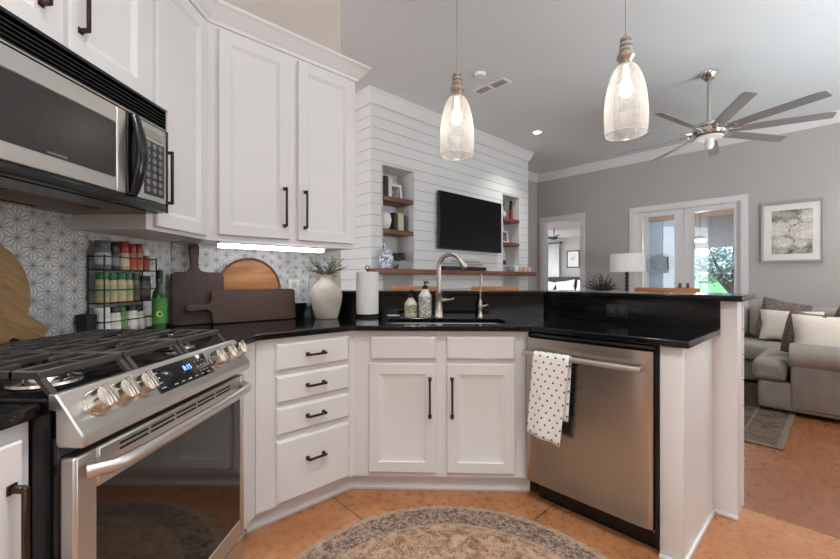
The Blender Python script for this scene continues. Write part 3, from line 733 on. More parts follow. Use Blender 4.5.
# ceiling fan
fx, fy = 2.924, 4.288
t = Thing('ceiling_fan', 'brushed-nickel ceiling fan with nine slim blades over the living room', 'ceiling fan', W0, (fx, fy, 2.7)); c = (fx, fy, 0)
t.part('canopy', MB().lathe([(.085, H - .001), (.085, H - .012), (.07, H - .03), (.045, H - .075), (.02, H - .085)], c), m_chrome)
t.part('downrod', MB().cyl((fx, fy, 2.82), (fx, fy, H - .07), .018), m_nickel)
t.part('motor_housing', MB().lathe([(.03, 2.86), (.045, 2.82), (.11, 2.812), (.13, 2.80), (.13, 2.77), (.105, 2.76), (.11, 2.742), (.16, 2.735), (.17, 2.71), (.16, 2.682), (.12, 2.668), (.06, 2.66)], c, 40), m_chrome)
t.part('light_kit', MB().lathe([(.13, 2.667), (.12, 2.656), (.03, 2.648)], c), m_white)
t.part('finial', MB().lathe([(.035, 2.65), (.045, 2.615), (.044, 2.58), (.03, 2.545), (.006, 2.535)], c, 24), m_white)
for k in range(9):
    a = rad(12 + 40 * k); R = Matrix.Translation((fx, fy, 2.715)) @ Matrix.Rotation(a, 4, 'Z') @ Matrix.Rotation(rad(-16), 4, 'X')
    br = t.part('blade_bracket', MB(R).box(.14, .27, -.022, .022, -.012, .014, .005), m_chrome)
    b = MB(R); b.rings([[(x, y0, -.003), (x, y1, -.003), (x, y1, .004), (x, y0, .004)] for x, y0, y1 in ((.2, -.045, .05), (.5, -.052, .056), (.9, -.045, .06), (.965, -.028, .06))])
    t.part('blade', b, M('grey_blade', '8c8885', .4, .3, var=.06) if k == 0 else bpy.data.materials['grey_blade'])
# ceiling registers
t = Thing('ceiling_vent', 'white rectangular vent grille in the ceiling behind the left pendant', 'air vent', FB, (-2.72, 3.64, H)); b = MB()
for a_, b_, c_, d_ in ((-2.94, -2.50, 3.57, 3.595), (-2.94, -2.50, 3.705, 3.73), (-2.94, -2.915, 3.595, 3.705), (-2.525, -2.50, 3.595, 3.705), (-2.735, -2.705, 3.595, 3.705)): b.box(a_, b_, c_, d_, H - .009, H - .0005)
t.part('frame', b, m_white); s = MB()
for k in range(8): s.box(-2.915, -2.525, 3.598 + k * .0135, 3.603 + k * .0135, H - .007, H - .001)
t.part('louvres', s, M('vent_louvre', 'b5b3b0', .6))
t = Thing('smoke_detector', 'small round white smoke detector on the ceiling beside the left pendant', 'smoke detector', W0, (.50, 4.22, H - .03))
t.part('housing', MB().lathe([(.06, H - .001), (.06, H - .018), (.05, H - .03), (.01, H - .032)], (.50, 4.22, 0)), m_white)

# ------------------------------------------------------------------ things on the counter
def lean(x, y, z, deg): return Matrix.Translation((x, y, z)) @ Matrix.Rotation(rad(-deg), 4, 'X') @ Matrix.Translation((-x, -y, -z))
def outline_round(pts, n=3):     # soften a closed outline by corner cutting
    for _ in range(n):
        q = []
        for i, p in enumerate(pts):
            r = pts[(i + 1) % len(pts)]; q += [(p[0] * .75 + r[0] * .25, p[1] * .75 + r[1] * .25), (p[0] * .25 + r[0] * .75, p[1] * .25 + r[1] * .75)]
        pts = q
    return pts
def rr(x0, x1, z0, z1, r): return [(p[0], p[1]) for p in rrect(x0, x1, z0, z1, r, 4)]
# paddle board
b = MB(lean(.58, .262, .916, 5.2)); x0, x1 = .462, .720
P = rr(x0, x1, .916, 1.20, .022)
top = [(.635, 1.20), (.606, 1.206), (.594, 1.225), (.592, 1.26), (.598, 1.31), (.597, 1.345), (.588, 1.36), (.573, 1.366), (.558, 1.36), (.549, 1.345), (.548, 1.31), (.554, 1.26), (.552, 1.225), (.54, 1.206), (.516, 1.20)]
n4 = len(P) // 4; pts = P[:2 * n4][:n4 * 2]; outl = P[:n4 * 2] + top + P[n4 * 2:]
single('cutting_board', 'dark walnut paddle cutting board standing upright with its handle on top', 'cutting board', b.slab(outl, .245, .263), m_walnutv, UW, (.58, .255, .916), bev=.003)
# horizontal paddle
b = MB(lean(.88, .222, .916, 7)); P = rr(.642, 1.124, .916, 1.103, .018); n4 = len(P) // 4
hdl = [(.642, 1.045), (.632, 1.028), (.61, 1.022), (.57, 1.026), (.54, 1.030), (.523, 1.024), (.516, 1.009), (.523, .994), (.54, .988), (.57, .992), (.61, .996), (.632, .99), (.642, .973)]
single('cutting_board', 'dark walnut paddle cutting board lying on its long edge with the handle to the left', 'cutting board', b.slab(P[:n4 * 3] + hdl + P[n4 * 3:], .205, .223), m_walnut, UW, (.88, .21, .916), bev=.003)
# round board
b = MB(lean(.876, .30, .917, 3.0)); b.slab(circ(.876, 1.104, .187), .286, .298)
o = single('round_board', 'round orange wood tray leaning behind the two dark boards', 'cutting board', b, m_acacia, UW, (.876, .29, .917), bev=.003)
b = MB(lean(.876, .30, .917, 3.0)); tor = [(.876 + .18 * math.cos(rad(a)), .284, 1.104 + .18 * math.sin(rad(a))) for a in range(0, 361, 8)]
rim = bpy.data.objects.new('rim', MB(b.m).tube(tor, .007, 8, False).mesh('rim', M('tray_rim_wood', '6e4a2a', .45), (.876, .29, .917))); COL.objects.link(rim); rim.parent = o
# light board behind the range
ang = rad(-34); cx, cz, r = 1.109, 1.111, .192
pts = []
for i in range(49):
    a = ang + rad(14) + (2 * math.pi - rad(28)) * i / 48; pts.append((cx + r * math.cos(a), cz + r * math.sin(a)))
ux, uz = math.cos(ang), math.sin(ang)
for d, w in ((r + .012, -.042), (r + .085, -.04), (r + .085, .04), (r + .012, .042)): pts.append((cx + ux * d - uz * w, cz + uz * d + ux * w))
def board_mat():
    t = NT('striped_light_board'); v = t.coord(); m = t.new('Mapping'); t.l.new(v, m.inputs[0]); m.inputs['Rotation'].default_value = (0, rad(-30), 0)
    s = t.sep(m.outputs[0]); f = t.noise(t.scale(m.outputs[0], (2, 12, 14)), 3.5, 5, .6, 1)
    k = t.math('LESS_THAN', t.math('ABSOLUTE', t.math('ADD', s[2], .01)), .032)
    c = t.mix(k, t.ramp(f, [(.3, '8a683f'), (.7, 'b08a5c')]), t.ramp(f, [(.3, 'b29467'), (.7, 'd0b68c')])); t.col(c); t.set(Roughness=.5); return t.m
single('cutting_board', 'light striped round cutting board with a stub handle leaning behind the range', 'cutting board', MB(lean(1.109, .575, .918, 2.5)).slab(pts, .56, .577), board_mat(), ST, (1.109, .57, .918), bev=.003)
single('countertop', 'narrow black granite strip behind the range', 'countertop', MB().box(.76, 1.488, .524, .604, .887, .9155), m_gran, ST, (1.1, .56, .887), bev=.002)
# canister
t = Thing('canister', 'small black square canister left of the spice rack', 'canister', ST, (1.517, .57, .9155))
t.part('body', MB().rings([[(1.517 + i * w, .570 + j * w, z) for i, j in ((-1, -1), (1, -1), (1, 1), (-1, 1))] for z, w in ((.916, .020), (1.022, .024), (1.022, .021), (.93, .017))], True, True), m_blackm, bev=.002)
# spice rack
RX0, RX1, RY0, RY1 = 1.556, 1.856, .530, .598
t = Thing('spice_rack', 'three-tier black wire spice rack against the mosaic wall', 'spice rack', ST, (1.706, .565, .9155))
for x in (RX0, RX1):
    for y in (RY0, RY1): t.part('post', MB().tube([(x, y, .9155), (x, y, 1.262)], .003, 8), m_blackm)
for z in (.93, 1.062, 1.20):
    b = MB()
    for q in (z, z + .055): b.tube([(RX0, RY0, q), (RX1, RY0, q), (RX1, RY1, q), (RX0, RY1, q), (RX0, RY0, q)], .0024, 6)
    for k in range(7): b.tube([(RX0, RY0 + (RY1 - RY0) * k / 6, z), (RX1, RY0 + (RY1 - RY0) * k / 6, z)], .0018, 6)
    t.part('shelf', b, m_blackm)
JM = {}
def jm(c, rough=.3):
    if c not in JM: JM[c] = M('jar_' + c, c, rough, var=.12, vs=40)
    return JM[c]
def jar(x, z, r, h, body, cap, label_c, desc, capf=.25, tilt=0, y=.565):
    x -= .083
    m = Matrix.Translation((x, y, z)) @ Matrix.Rotation(rad(tilt), 4, 'Y'); zb = h * (1 - capf)
    m2 = ST @ m; o = Thing('spice_jar', desc, 'spice jar', ST, (x, y, z), 'spice jars in the wire rack'); o.c = (0, 0, 0); o.o.matrix_world = m2
    o.o.location = m2.to_translation(); o.o.rotation_euler = m2.to_euler()
    o.part('jar', MB().lathe([(r * .94, .0), (r, .004), (r, zb * .84), (r * .86, zb)], n=18), jm(body))
    if label_c: o.part('paper_label', MB().lathe([(r + .0006, zb * .22), (r + .0006, zb * .76)], n=18, cap0=False, cap1=False), jm(label_c, .6))
    o.part('lid', MB().lathe([(r * .93, zb), (r * .95, zb + .003), (r * .95, h - .003), (r * .88, h)], n=18), jm(cap))
    return o
z1, z2, z3 = 1.2025, 1.0645, .9325
jar(1.672, z1, .028, .118, '6f6f72', '57575b', 'b9b9bd', 'grey tub with a pale label at the left end of the top rack tier')
jar(1.728, z1, .021, .118, '3d3a3a', '1b1b1d', '8b8b90', 'black-capped grinder second from left on the top rack tier', .35)
jar(1.778, z1, .024, .124, 'c8a982', '8f1f22', 'd5c8b2', 'wide red-capped spice jar in the middle of the top rack tier', .4)
jar(1.828, z1, .018, .118, 'b8845c', '9c2527', 'c44a3c', 'narrow red-capped spice jar right of the wide red-capped one', .35)
jar(1.868, z1, .018, .122, 'a9825c', '8b2022', 'b06048', 'red-capped spice jar second from right on the top rack tier', .35)
jar(1.910, z1, .019, .100, '8a5a3c', 'd8d4cc', 'a83a30', 'short spice jar with a whitish cap at the right end of the top tier', .3)
jar(1.670, z2, .023, .126, 'c9ab7c', '1f6a33', '9aa77c', 'green-capped spice jar at the left end of the middle rack tier', .24)
jar(1.716, z2, .020, .122, 'cdb68e', '216b36', 'b3b88d', 'green-capped spice jar second from left on the middle rack tier', .24)
jar(1.762, z2, .022, .126, 'd6b98a', '1f6a33', 'bcc09a', 'green-capped spice jar third from left on the middle rack tier', .24)
jar(1.807, z2, .019, .124, 'cbb083', '1d5d30', '9dab80', 'narrow green-capped jar just left of the dark green middle-tier jar', .24)
jar(1.850, z2, .019, .122, '6b6658', '1d3a2a', '55604f', 'dark green-capped jar right of the pale green-capped middle-tier jars', .24)
jar(1.905, z2, .027, .112, '4b443d', '242424', '6a6158', 'wide dark jar at the right end of the middle rack tier', .2)
jar(1.670, z3, .027, .112, 'd9d5cc', 'e3e0d8', 'efece6', 'large all-white jar at the left end of the bottom rack tier', .2)
jar(1.730, z3, .024, .108, 'dcd6cb', '2a2523', 'ece8e0', 'black-lidded white-labelled jar second from left on the bottom tier', .2)
jar(1.778, z3, .019, .110, '7c6b4f', '2f6a3c', '6f9a6c', 'tilted jar with a green label between two white jars on the bottom tier', .2, -7)
jar(1.826, z3, .025, .110, 'd9d2c6', '1f1c1b', 'eae6de', 'black-lidded white-labelled jar fourth from left on the bottom tier', .2)
jar(1.886, z3, .021, .108, 'cfc7ba', '241f1d', 'e2dccf', 'tilted black-lidded white jar at the right end of the bottom tier', .22, -11)
# oil bottle
bx, by = 1.822, .49
t = Thing('oil_bottle', 'green glass oil bottle with a bright green label right of the spice rack', 'bottle', ST, (bx, by, .9155))
m_bg = M('dark_green_glass', '2c4a1e', .08, var=.2)
t.part('glass', MB().lathe([(.027, .9155), (.030, .919), (.030, 1.075), (.027, 1.10), (.014, 1.125), (.0125, 1.165)], (bx, by, 0)), m_bg)
t.part('paper_label', MB().lathe([(.0306, .955), (.0306, 1.072)], (bx, by, 0), cap0=False, cap1=False), M('bright_green_label', '357f33', .5, var=.12, vs=30))
lb = MB(Matrix.Translation((bx, by, 1.0)) @ Matrix.Rotation(rad(-55), 4, 'Z')); lb.cyl((0, -.0302, 0), (0, -.0312, 0), .013, n=20)
t.part('yellow_emblem', lb, M('yellow_print', 'cfc23a', .5)); lb = MB(Matrix.Translation((bx, by, 1.0)) @ Matrix.Rotation(rad(-55), 4, 'Z')); lb.cyl((.001, -.031, -.001), (.001, -.0316, -.001), .007, n=16)
t.part('dark_emblem', lb, M('dark_green_print', '1d3a1c', .5))
t.part('cap', MB().lathe([(.0145, 1.163), (.0145, 1.20), (.012, 1.204)], (bx, by, 0), 18), m_blackm)
# spoon rest
t = Thing('spoon_rest', 'long white ceramic spoon rest on the counter between range and boards', 'spoon rest', ST, (1.70, .43, .9155))
t.part('dish', MB().lathe([(.7, .9155), (1.0, .926), (.97, .928), (.66, .920), (.01, .919)], (1.70, .43, 0), 36, sx=.10, sy=.16), m_ceram, smooth=60)
# outlets on the mosaic
def outlet(fr, x, z, y, label, plate, slot, horiz=False, w=.075, h=.12):
    if horiz: w, h = h, w
    t = Thing('wall_outlet', label, 'outlet', fr, (x, y, z))
    t.part('plate', MB().box(x - w / 2, x + w / 2, y - .006, y, z - h / 2, z + h / 2, .003), plate)
    for q in (-1, 1):
        cx, cz = (x + q * .027, z) if horiz else (x, z + q * .027)
        t.part('receptacle', MB().box(cx - .016, cx + .016, y - .008, y - .005, cz - .019, cz + .019, .003), slot)
m_plate = M('ivory_plate', 'dedad2', .4); m_slot = M('ivory_receptacle', 'c9c4ba', .45)
outlet(UW, 1.168, 1.10, .332, 'white outlet on the mosaic wall right of the dark boards', m_plate, m_slot)
outlet(UW, 1.315, 1.10, .332, 'white outlet on the mosaic wall behind the vase', m_plate, m_slot)
outlet(PN, -.894, .977, .548, 'black double outlet in the granite upstand above the dishwasher', M('charcoal_plate', '232323', .35), M('charcoal_receptacle', '3a3938', .4), True)
# vase with olive sprigs
vx, vy = ab(-2.215, 1.268)
t = Thing('vase', 'weathered cream two-handled vase holding olive sprigs on the counter', 'vase', W0, (vx, vy, .9155))
t.part('body', MB().lathe([(.066, .9155), (.07, .922), (.083, .97), (.094, 1.02), (.098, 1.06), (.092, 1.10), (.075, 1.13), (.052, 1.15), (.043, 1.165), (.043, 1.178), (.052, 1.19), (.046, 1.19), (.036, 1.175), (.036, 1.12)], (vx, vy, 0), 40), m_clay, smooth=70)
for s in (-1, 1):
    t.part('handle', MB().tube([(vx + s * .045, vy - .01, 1.182), (vx + s * .07, vy - .01, 1.187), (vx + s * .085, vy - .01, 1.172), (vx + s * .088, vy - .01, 1.14), (vx + s * .084, vy - .01, 1.108)], .0075, 10), m_clay, smooth=70)
rnd = random.Random(3); st = MB(); lf = MB()
for k in range(30):
    a = rnd.uniform(0, 6.28); ln = rnd.uniform(.05, .13); sp = rnd.uniform(.3, .95) * (1.25 if math.cos(a) < 0 else 1)
    p0 = Vector((vx + .02 * math.cos(a), vy + .02 * math.sin(a), 1.15)); pts = []
    for i in range(8):
        u = i / 7; pts.append(p0 + Vector((math.cos(a) * sp * .12 * u ** 1.3, math.sin(a) * min(sp, .8) * .09 * u ** 1.3, ln * u - .035 * u * u * sp + .03)))
    st.tube(pts, [.0016] * 8, 5)
    for i in range(1, 8):
        for s in (-1, 1):
            d = (pts[i] - pts[i - 1]).normalized(); side = d.cross(Vector((0, 0, 1))).normalized() * s
            lf.leaf(pts[i], d * .5 + side * .8 + Vector((rnd.uniform(-.3, .3), rnd.uniform(-.3, .3), rnd.uniform(-.3, .4))), (rnd.uniform(-1, 1), rnd.uniform(-1, 1), 1), rnd.uniform(.018, .032), .004)
t.part('stem', st, m_stem); t.part('foliage', lf, m_leaf)
# paper towel
px_, py_ = -.432, 2.585
t = Thing('paper_towel_holder', 'roll of white paper towel on a black upright holder beside the vase', 'paper towels', W0, (px_, py_, .9155))
t.part('base', MB().lathe([(.075, .9155), (.075, .926), (.06, .932), (.012, .933)], (px_, py_, 0)), m_blackm)
t.part('roll', MB().lathe([(.02, .936), (.073, .936), (.0735, 1.21), (.02, 1.21)], (px_, py_, 0), 40), m_paper)
ring = [(px_ + .014 * math.cos(rad(q)), py_, 1.236 + .014 * math.sin(rad(q))) for q in range(-90, 271, 24)]
t.part('post', MB().cyl((px_, py_, .93), (px_, py_, 1.222), .006).tube(ring, .003, 8, False), m_blackm)
# soap dish and bottles
single('soap_dish', 'shallow white dish between paper towels and soap bottles', 'dish', MB().lathe([(.03, .9155), (.045, .924), (.042, .926), (.02, .92)], (-.262, 2.60, 0), 28, sx=1.05, sy=.7), m_ceram, W0, (-.262, 2.60, .9155))
def label_mat(name, a, b, sc):
    t = NT(name); s = t.sep(t.coord()); th = t.math('ARCTAN2', s[1], s[0])
    v = t.comb(t.math('MULTIPLY', th, .03), s[2], 0.0); k = t.voro(v, sc); q = t.math('LESS_THAN', t.math('ABSOLUTE', t.math('SUBTRACT', k, .42)), .11)
    t.col(t.mix(q, a, b)); t.set(Roughness=.4); return t.m
def pump_bottle(x, y, r, h, hn, mats, label, pump):
    t = Thing('soap_bottle', label, 'soap bottle', W0, (x, y, .9155), None); z = .9155
    t.part('bottle', MB().lathe([(r * .93, z), (r, z + .004), (r, z + h), (r * .93, z + h + .008), (r * .42, z + hn), (r * .36, z + hn + .008)], (x, y, 0), 32), mats[0])
    t.part('paper_label', MB().lathe([(r + .0006, z + h * mats[2]), (r + .0006, z + h * .97)], (x, y, 0), 32, cap0=False, cap1=False), mats[1])
    zt = z + hn + .008
    p = MB(); p.lathe([(r * .42, zt - .004), (r * .42, zt + .016), (.005, zt + .02), (.0045, zt + .036)], (x, y, 0), 16)
    p.tube([(x, y, zt + .034), (x, y, zt + .041), (x + .012, y - .014, zt + .043), (x + .02, y - .026, zt + .037)], .0045, 8).ball((x, y, zt + .041), .011, .011, .006, 12)
    t.part('pump', p, pump)
pump_bottle(-.146, 2.585, .042, .083, .122, (M('cream_bottle', 'ded9cb', .3), label_mat('olive_floral_label', '857f4c', 'e3dcc0', 110), .34), 'squat soap bottle with an olive patterned label and dark pump', m_blackm)
pump_bottle(-.052, 2.585, .042, .138, .178, (M('white_bottle', 'e8e4de', .3), label_mat('grey_lace_label', 'e6e2da', '77726f', 100), .04), 'taller soap bottle with a grey lace pattern and black pump', m_blackm)
# faucet
fx2, fy2 = .038, 2.575
t = Thing('faucet', 'tall arched brushed-nickel faucet behind the sink', 'faucet', W0, (fx2, fy2, .9155))
t.part('base', MB().lathe([(.034, .9155), (.034, .921), (.028, .93), (.0235, 1.0), (.0215, 1.063), (.0245, 1.068), (.0245, 1.074), (.017, 1.078)], (fx2, fy2, 0)), m_nickel, smooth=50)
ux2, uy2 = .93, -.37; pts = [(fx2, fy2, 1.07), (fx2, fy2, 1.21)]
R_ = .077
for a in range(0, 151, 10):
    q = R_ - R_ * math.cos(rad(a)); pts.append((fx2 + ux2 * q, fy2 + uy2 * q, 1.245 + R_ * math.sin(rad(a))))
t.part('spout', MB().tube(pts, .0148, 16), m_nickel, smooth=60)
e = Vector(pts[-1]); d = (e - Vector(pts[-2])).normalized()
t.part('spray_head', MB().tube([e - d * .005, e + d * .01, e + d * .055, e + d * .062], [.0155, .0165, .0235, .020], 18), m_nickel, smooth=50)
lv = MB(); lv.cyl((fx2 + .015, fy2, 1.025), (fx2 + .055, fy2 - .01, 1.027), .014, .012, 14).tube([(fx2 + .05, fy2 - .008, 1.027), (fx2 + .075, fy2 - .012, 1.03), (fx2 + .098, fy2 - .015, 1.037)], [.008, .0065, .009], 10)
t.part('lever', lv, m_chrome, smooth=50)
gx, gy = .308, 2.585
t = Thing('filter_faucet', 'slim nickel filtered-water faucet right of the main faucet', 'faucet', W0, (gx, gy, .9155))
t.part('base', MB().lathe([(.021, .9155), (.021, .921), (.015, .93), (.0125, .955), (.016, .975), (.0165, .99), (.012, 1.005), (.0105, 1.02), (.007, 1.028)], (gx, gy, 0), 24), m_nickel, smooth=50)
pts = [(gx, gy, 1.02), (gx, gy, 1.16)] + [(gx, gy - .035 + .035 * math.cos(rad(a)), 1.16 + .03 * math.sin(rad(a))) for a in range(15, 181, 15)] + [(gx, gy - .07, 1.14)]
t.part('spout', MB().tube(pts, .0055, 12), m_nickel, smooth=60)
t.part('lever', MB().cyl((gx + .01, gy, .985), (gx + .036, gy, .99), .0085, .0075, 12).tube([(gx + .032, gy, .99), (gx + .05, gy - .004, .996)], [.006, .0085], 10), m_nickel, smooth=50)
# round rug
t = single('round_rug', 'round vintage-pattern rug on the kitchen floor', 'rug', MB().lathe([(.742, .0005), (.745, .004), (.742, .008), (.72, .0095), (.36, .0095), (.002, .0095)], (.085, 1.275, 0), 96), m_rug, W0, (.085, 1.275, 0))

# ------------------------------------------------------------------ chimney breast: mantel, shelves, television
t = single('mantel_shelf', 'long red-brown wooden mantel shelf across the white panelled chimney breast', 'mantel', MB().box(2.63, 6.02, -.17, -.0005, 1.222, 1.285, .004), m_shelf, LV, (4.3, -.08, 1.222))
for n, w in ((NI[0], 'left'), (NI[1], 'right')):
    for z, q in ((2.108, 'upper'), (1.715, 'lower')):
        single('niche_shelf', '%s wooden shelf in the %s wall niche' % (q, w), 'shelf', MB().box(n[0] + .002, n[1] - .002, -.012, .297, z, z + .048, .003), m_shelf, LV, ((n[0] + n[1]) / 2, .15, z), 'wooden shelves in the niches')
t = Thing('television', 'large black flat-screen television mounted on the white panelled wall', 'television', LV, (4.45, -.06, 1.575))
t.part('housing', MB().box(3.757, 5.148, -.075, -.035, 1.570, 2.345, .006), m_blackm)
t.part('screen', MB().box(3.767, 5.138, -.0765, -.07, 1.585, 2.335), M('television_screen', '050506', .3, var=.02, spec=.15))
t.part('wall_mount', MB().box(4.3, 4.8, -.04, -.0005, 1.8, 2.15), m_blackm)
t = Thing('sound_bar', 'black sound bar on the mantel below the television', 'sound bar', LV, (4.33, -.07, 1.286))
t.part('body', MB().box(3.82, 4.72, -.11, -.03, 1.286, 1.34, .008), m_blackm)
t = Thing('media_box', 'pale grey electronics box above the sound bar', 'electronics', LV, (4.3, -.03, 1.40))
t.part('case', MB().box(3.86, 4.72, -.06, -.0005, 1.375, 1.455, .006), M('silver_plastic', 'b9b7b5', .35)); t.part('front_panel', MB().box(4.0, 4.62, -.0615, -.055, 1.40, 1.425), M('grey_panel', '8a8886', .3))
# left niche
zA, zB, zF = 2.1565, 1.7635, 1.3865
def book(x, w, z, h, d, c, label, grp, y=.06):
    t = Thing('book', label, 'book', LV, (x + w / 2, y + d / 2, z), grp)
    t.part('cover', MB().box(x, x + w, y, y + d, z, z + h, .002), M('cover_' + c, c, .6)); t.part('pages', MB().box(x + .003, x + w - .003, y + .004, y + d - .002, z + .003, z + h + .0006), m_paper)
g1, g2 = 'books on the upper left niche shelf', 'books on the lower left niche shelf'
book(2.90, .045, zA, .255, .16, '232427', 'black book at the far left of the upper left niche shelf', g1)
book(2.948, .05, zA, .26, .16, '2b2d31', 'thick charcoal book second on the upper left niche shelf', g1)
book(3.005, .05, zA, .235, .16, 'd9d6d0', 'white book right of the two dark books on the upper left niche shelf', g1)
book(3.10, .028, zB, .225, .15, '2e3233', 'thin dark book leftmost on the lower left niche shelf', g2)
book(3.131, .026, zB, .21, .15, '5f5a3c', 'olive book second on the lower left niche shelf', g2)
book(3.160, .055, zB, .225, .15, 'cbbf9a', 'thick cream book on the lower left niche shelf', g2)
book(3.218, .03, zB, .215, .15, 'c9c6c0', 'thin white book on the lower left niche shelf', g2)
book(3.251, .032, zB, .205, .15, '2c3044', 'navy book rightmost on the lower left niche shelf', g2)
def photo_mat(name, cols, sc=9):
    t = NT(name); f = t.noise(t.coord(), sc, 4, .6); t.col(t.ramp(f, [(.3 + .4 * i / (len(cols) - 1), c) for i, c in enumerate(cols)])); t.set(Roughness=.25); return t.m
def picframe(x0, x1, z0, z1, y, fr, label, cat, mf, mp, mm=None, fw=.02, mat_w=.04, th=.02, leanr=0, inset=True):
    m = lean((x0 + x1) / 2, y, z0, leanr) if leanr else None
    t = Thing('picture_frame', label, cat, fr, ((x0 + x1) / 2, y, z0)); b = MB(m)
    b.grid(None, (x0, x1), (z0, z1), [(x0 + fw, x1 - fw, z0 + fw, z1 - fw)], y - th, y)
    t.part('frame', b, mf, bev=.002)
    if mm:
        b = MB(m); b.grid(None, (x0 + fw, x1 - fw), (z0 + fw, z1 - fw), [(x0 + fw + mat_w, x1 - fw - mat_w, z0 + fw + mat_w, z1 - fw - mat_w)], y - th * .55, y - th * .2); t.part('mat_board', b, mm)
    b = MB(m); k = fw + (mat_w if mm else 0) - .002; b.box(x0 + k, x1 - k, y - th * .45, y - th * .1, z0 + k, z1 - k); t.part('picture', b, mp)
    return t
m_fwhite = M('white_frame', 'e6e4e1', .4); m_fdark = M('dark_frame', '2a2523', .4); m_fsilver = steel('silver_frame', 'b8afa6', .3, (3, 3, 3))
picframe(3.06, 3.285, zA, zA + .21, .14, LV, 'white-framed family photograph on the upper left niche shelf', 'photo frame', m_fwhite, photo_mat('snapshot', ['3a3430', '8d7f76', 'c7bdb4']), None, .035, leanr=8)
single('wood_block', 'small brown wooden ornament between books and white frame in the left niche', 'ornament', MB().lathe([(.02, zA), (.022, zA + .10), (.03, zA + .12), (.028, zA + .16), (.01, zA + .17)], (3.075, .19, 0), 14), m_shelf, LV, (3.075, .19, zA))
single('bowl_vase', 'round white vase at the left end of the lower left niche shelf', 'vase', MB().lathe([(.05, zB), (.09, zB + .04), (.112, zB + .12), (.10, zB + .19), (.06, zB + .235), (.04, zB + .24), (.038, zB + .22)], (2.985, .15, 0), 28), m_ceram, LV, (2.985, .15, zB), smooth=60)
picframe(2.90, 3.05, zF, zF + .23, .16, LV, 'white-framed dark picture in the bottom of the left niche', 'photo frame', m_fwhite, photo_mat('dark_snapshot', ['1f1d1c', '4a4440', '8a8078']), None, .03, leanr=8)
picframe(3.03, 3.13, zF, zF + .27, .22, LV, 'tall pale frame behind the ginger jar in the left niche', 'photo frame', m_fwhite, photo_mat('pale_snapshot', ['b9b2aa', 'd8d3cc']), None, .02, leanr=6)
b = MB(); rnd = random.Random(5)
for k in range(16):
    a = rnd.uniform(0, 6.28); b.ball((3.19 + .10 * math.cos(a) * rnd.random(), .12 + .05 * math.sin(a), zF + .03 + .06 * rnd.random()), .032, .03, .028, 8)
single('dried_garland', 'low dark dried garland lying on the floor of the left niche', 'ornament', b, m_dark_leaf, LV, (3.19, .12, zF))
# mantel left
def blue_white():
    t = NT('blue_white_porcelain'); v = t.coord(); f = t.noise(v, 22, 4, .6, 1.5); t.col(t.ramp(f, [(.46, 'e6e8ea'), (.52, 'a9b6c6'), (.60, '5d7393')])); t.set(Roughness=.15); return t.m
mz = 1.2855
t = Thing('ginger_jar', 'blue-and-white lidded ginger jar at the left end of the mantel', 'jar', LV, (2.85, -.092, mz))
m_bw = blue_white()
t.part('body', MB().lathe([(.06, mz), (.066, mz + .008), (.082, mz + .06), (.088, mz + .11), (.078, mz + .155), (.05, mz + .18), (.048, mz + .195)], (2.85, -.092, 0), 28), m_bw, smooth=60)
t.part('lid', MB().lathe([(.056, mz + .193), (.056, mz + .205), (.045, mz + .222), (.015, mz + .235), (.012, mz + .245), (.004, mz + .255)], (2.85, -.092, 0), 28), m_bw, smooth=60)
b = MB(); b.ball((3.0, -.09, mz + .022), .03, .018, .02, 10).ball((3.03, -.09, mz + .045), .014, .012, .013, 10).cyl((2.985, -.09, mz + .03), (2.965, -.09, mz + .05), .008, .003, 8)
single('bird_figurine', 'tiny dark bird figurine beside the ginger jar on the mantel', 'figurine', b, M('dark_pewter', '5b5450', .4, .5), LV, (3.0, -.09, mz))
# mantel right
for x, w, h, c, d in ((5.37, .075, .085, '8d8a90', 'grey-blue patterned votive, first from left at the right end of the mantel'), (5.50, .085, .095, 'dedad4', 'square white votive second from left at the right end of the mantel')):
    t = Thing('votive_holder', d, 'candle holder', LV, (x, -.085, mz), 'votives at the right end of the mantel')
    t.part('holder', MB().box(x - w / 2, x + w / 2, -.085 - w / 2, -.085 + w / 2, mz, mz + h, .006), M('votive_' + c, c, .3, var=.2, vs=60)); t.part('wick', MB().cyl((x, -.085, mz + h), (x, -.085, mz + h + .012), .0015, n=6), m_blackm)
for i, x in enumerate((5.63, 5.77, 5.91)):
    t = Thing('votive_holder', 'peach glass votive, %s of the three on the mantel' % ('left one', 'middle one', 'right one')[i], 'candle holder', LV, (x, -.085, mz), 'votives at the right end of the mantel')
    t.part('glass_cup', MB().lathe([(.04, mz), (.052, mz + .03), (.055, mz + .085), (.05, mz + .085), (.047, mz + .03)], (x, -.085, 0), 20, True, False), M('peach_glass', 'd9b8a4', .15) if i == 0 else bpy.data.materials['peach_glass'], smooth=60)
    t.part('candle', MB().cyl((x, -.085, mz + .03), (x, -.085, mz + .065), .044, n=18), m_cream)
# right niche
t = Thing('candle_holder', 'dark pedestal candle holder with a white pillar candle in the right niche', 'candle holder', LV, (5.50, .14, 1.4005)); c = (5.50, .14, 0)
t.part('stand', MB().lathe([(.06, 1.4005), (.06, 1.41), (.02, 1.425), (.018, 1.45), (.05, 1.465), (.05, 1.475)], c, 20), m_blackm); t.part('candle', MB().cyl((5.50, .14, 1.475), (5.50, .14, 1.62), .025), m_ceram)
b = MB(); b.box(5.33, 5.45, .04, .2, 1.4005, 1.43, .004).box(5.335, 5.44, .045, .195, 1.43, 1.455, .004)
single('book_stack', 'small stack of dark books beside the candle in the right niche', 'books', b, M('dark_book', '3b3533', .6), LV, (5.39, .12, 1.4005))
picframe(5.42, 5.64, zB, zB + .22, .14, LV, 'white-framed dark picture on the lower shelf of the right niche', 'photo frame', m_fwhite, photo_mat('small_dark_print', ['2a2725', '7b6f68', 'c9c0b8']), None, .035, leanr=8)
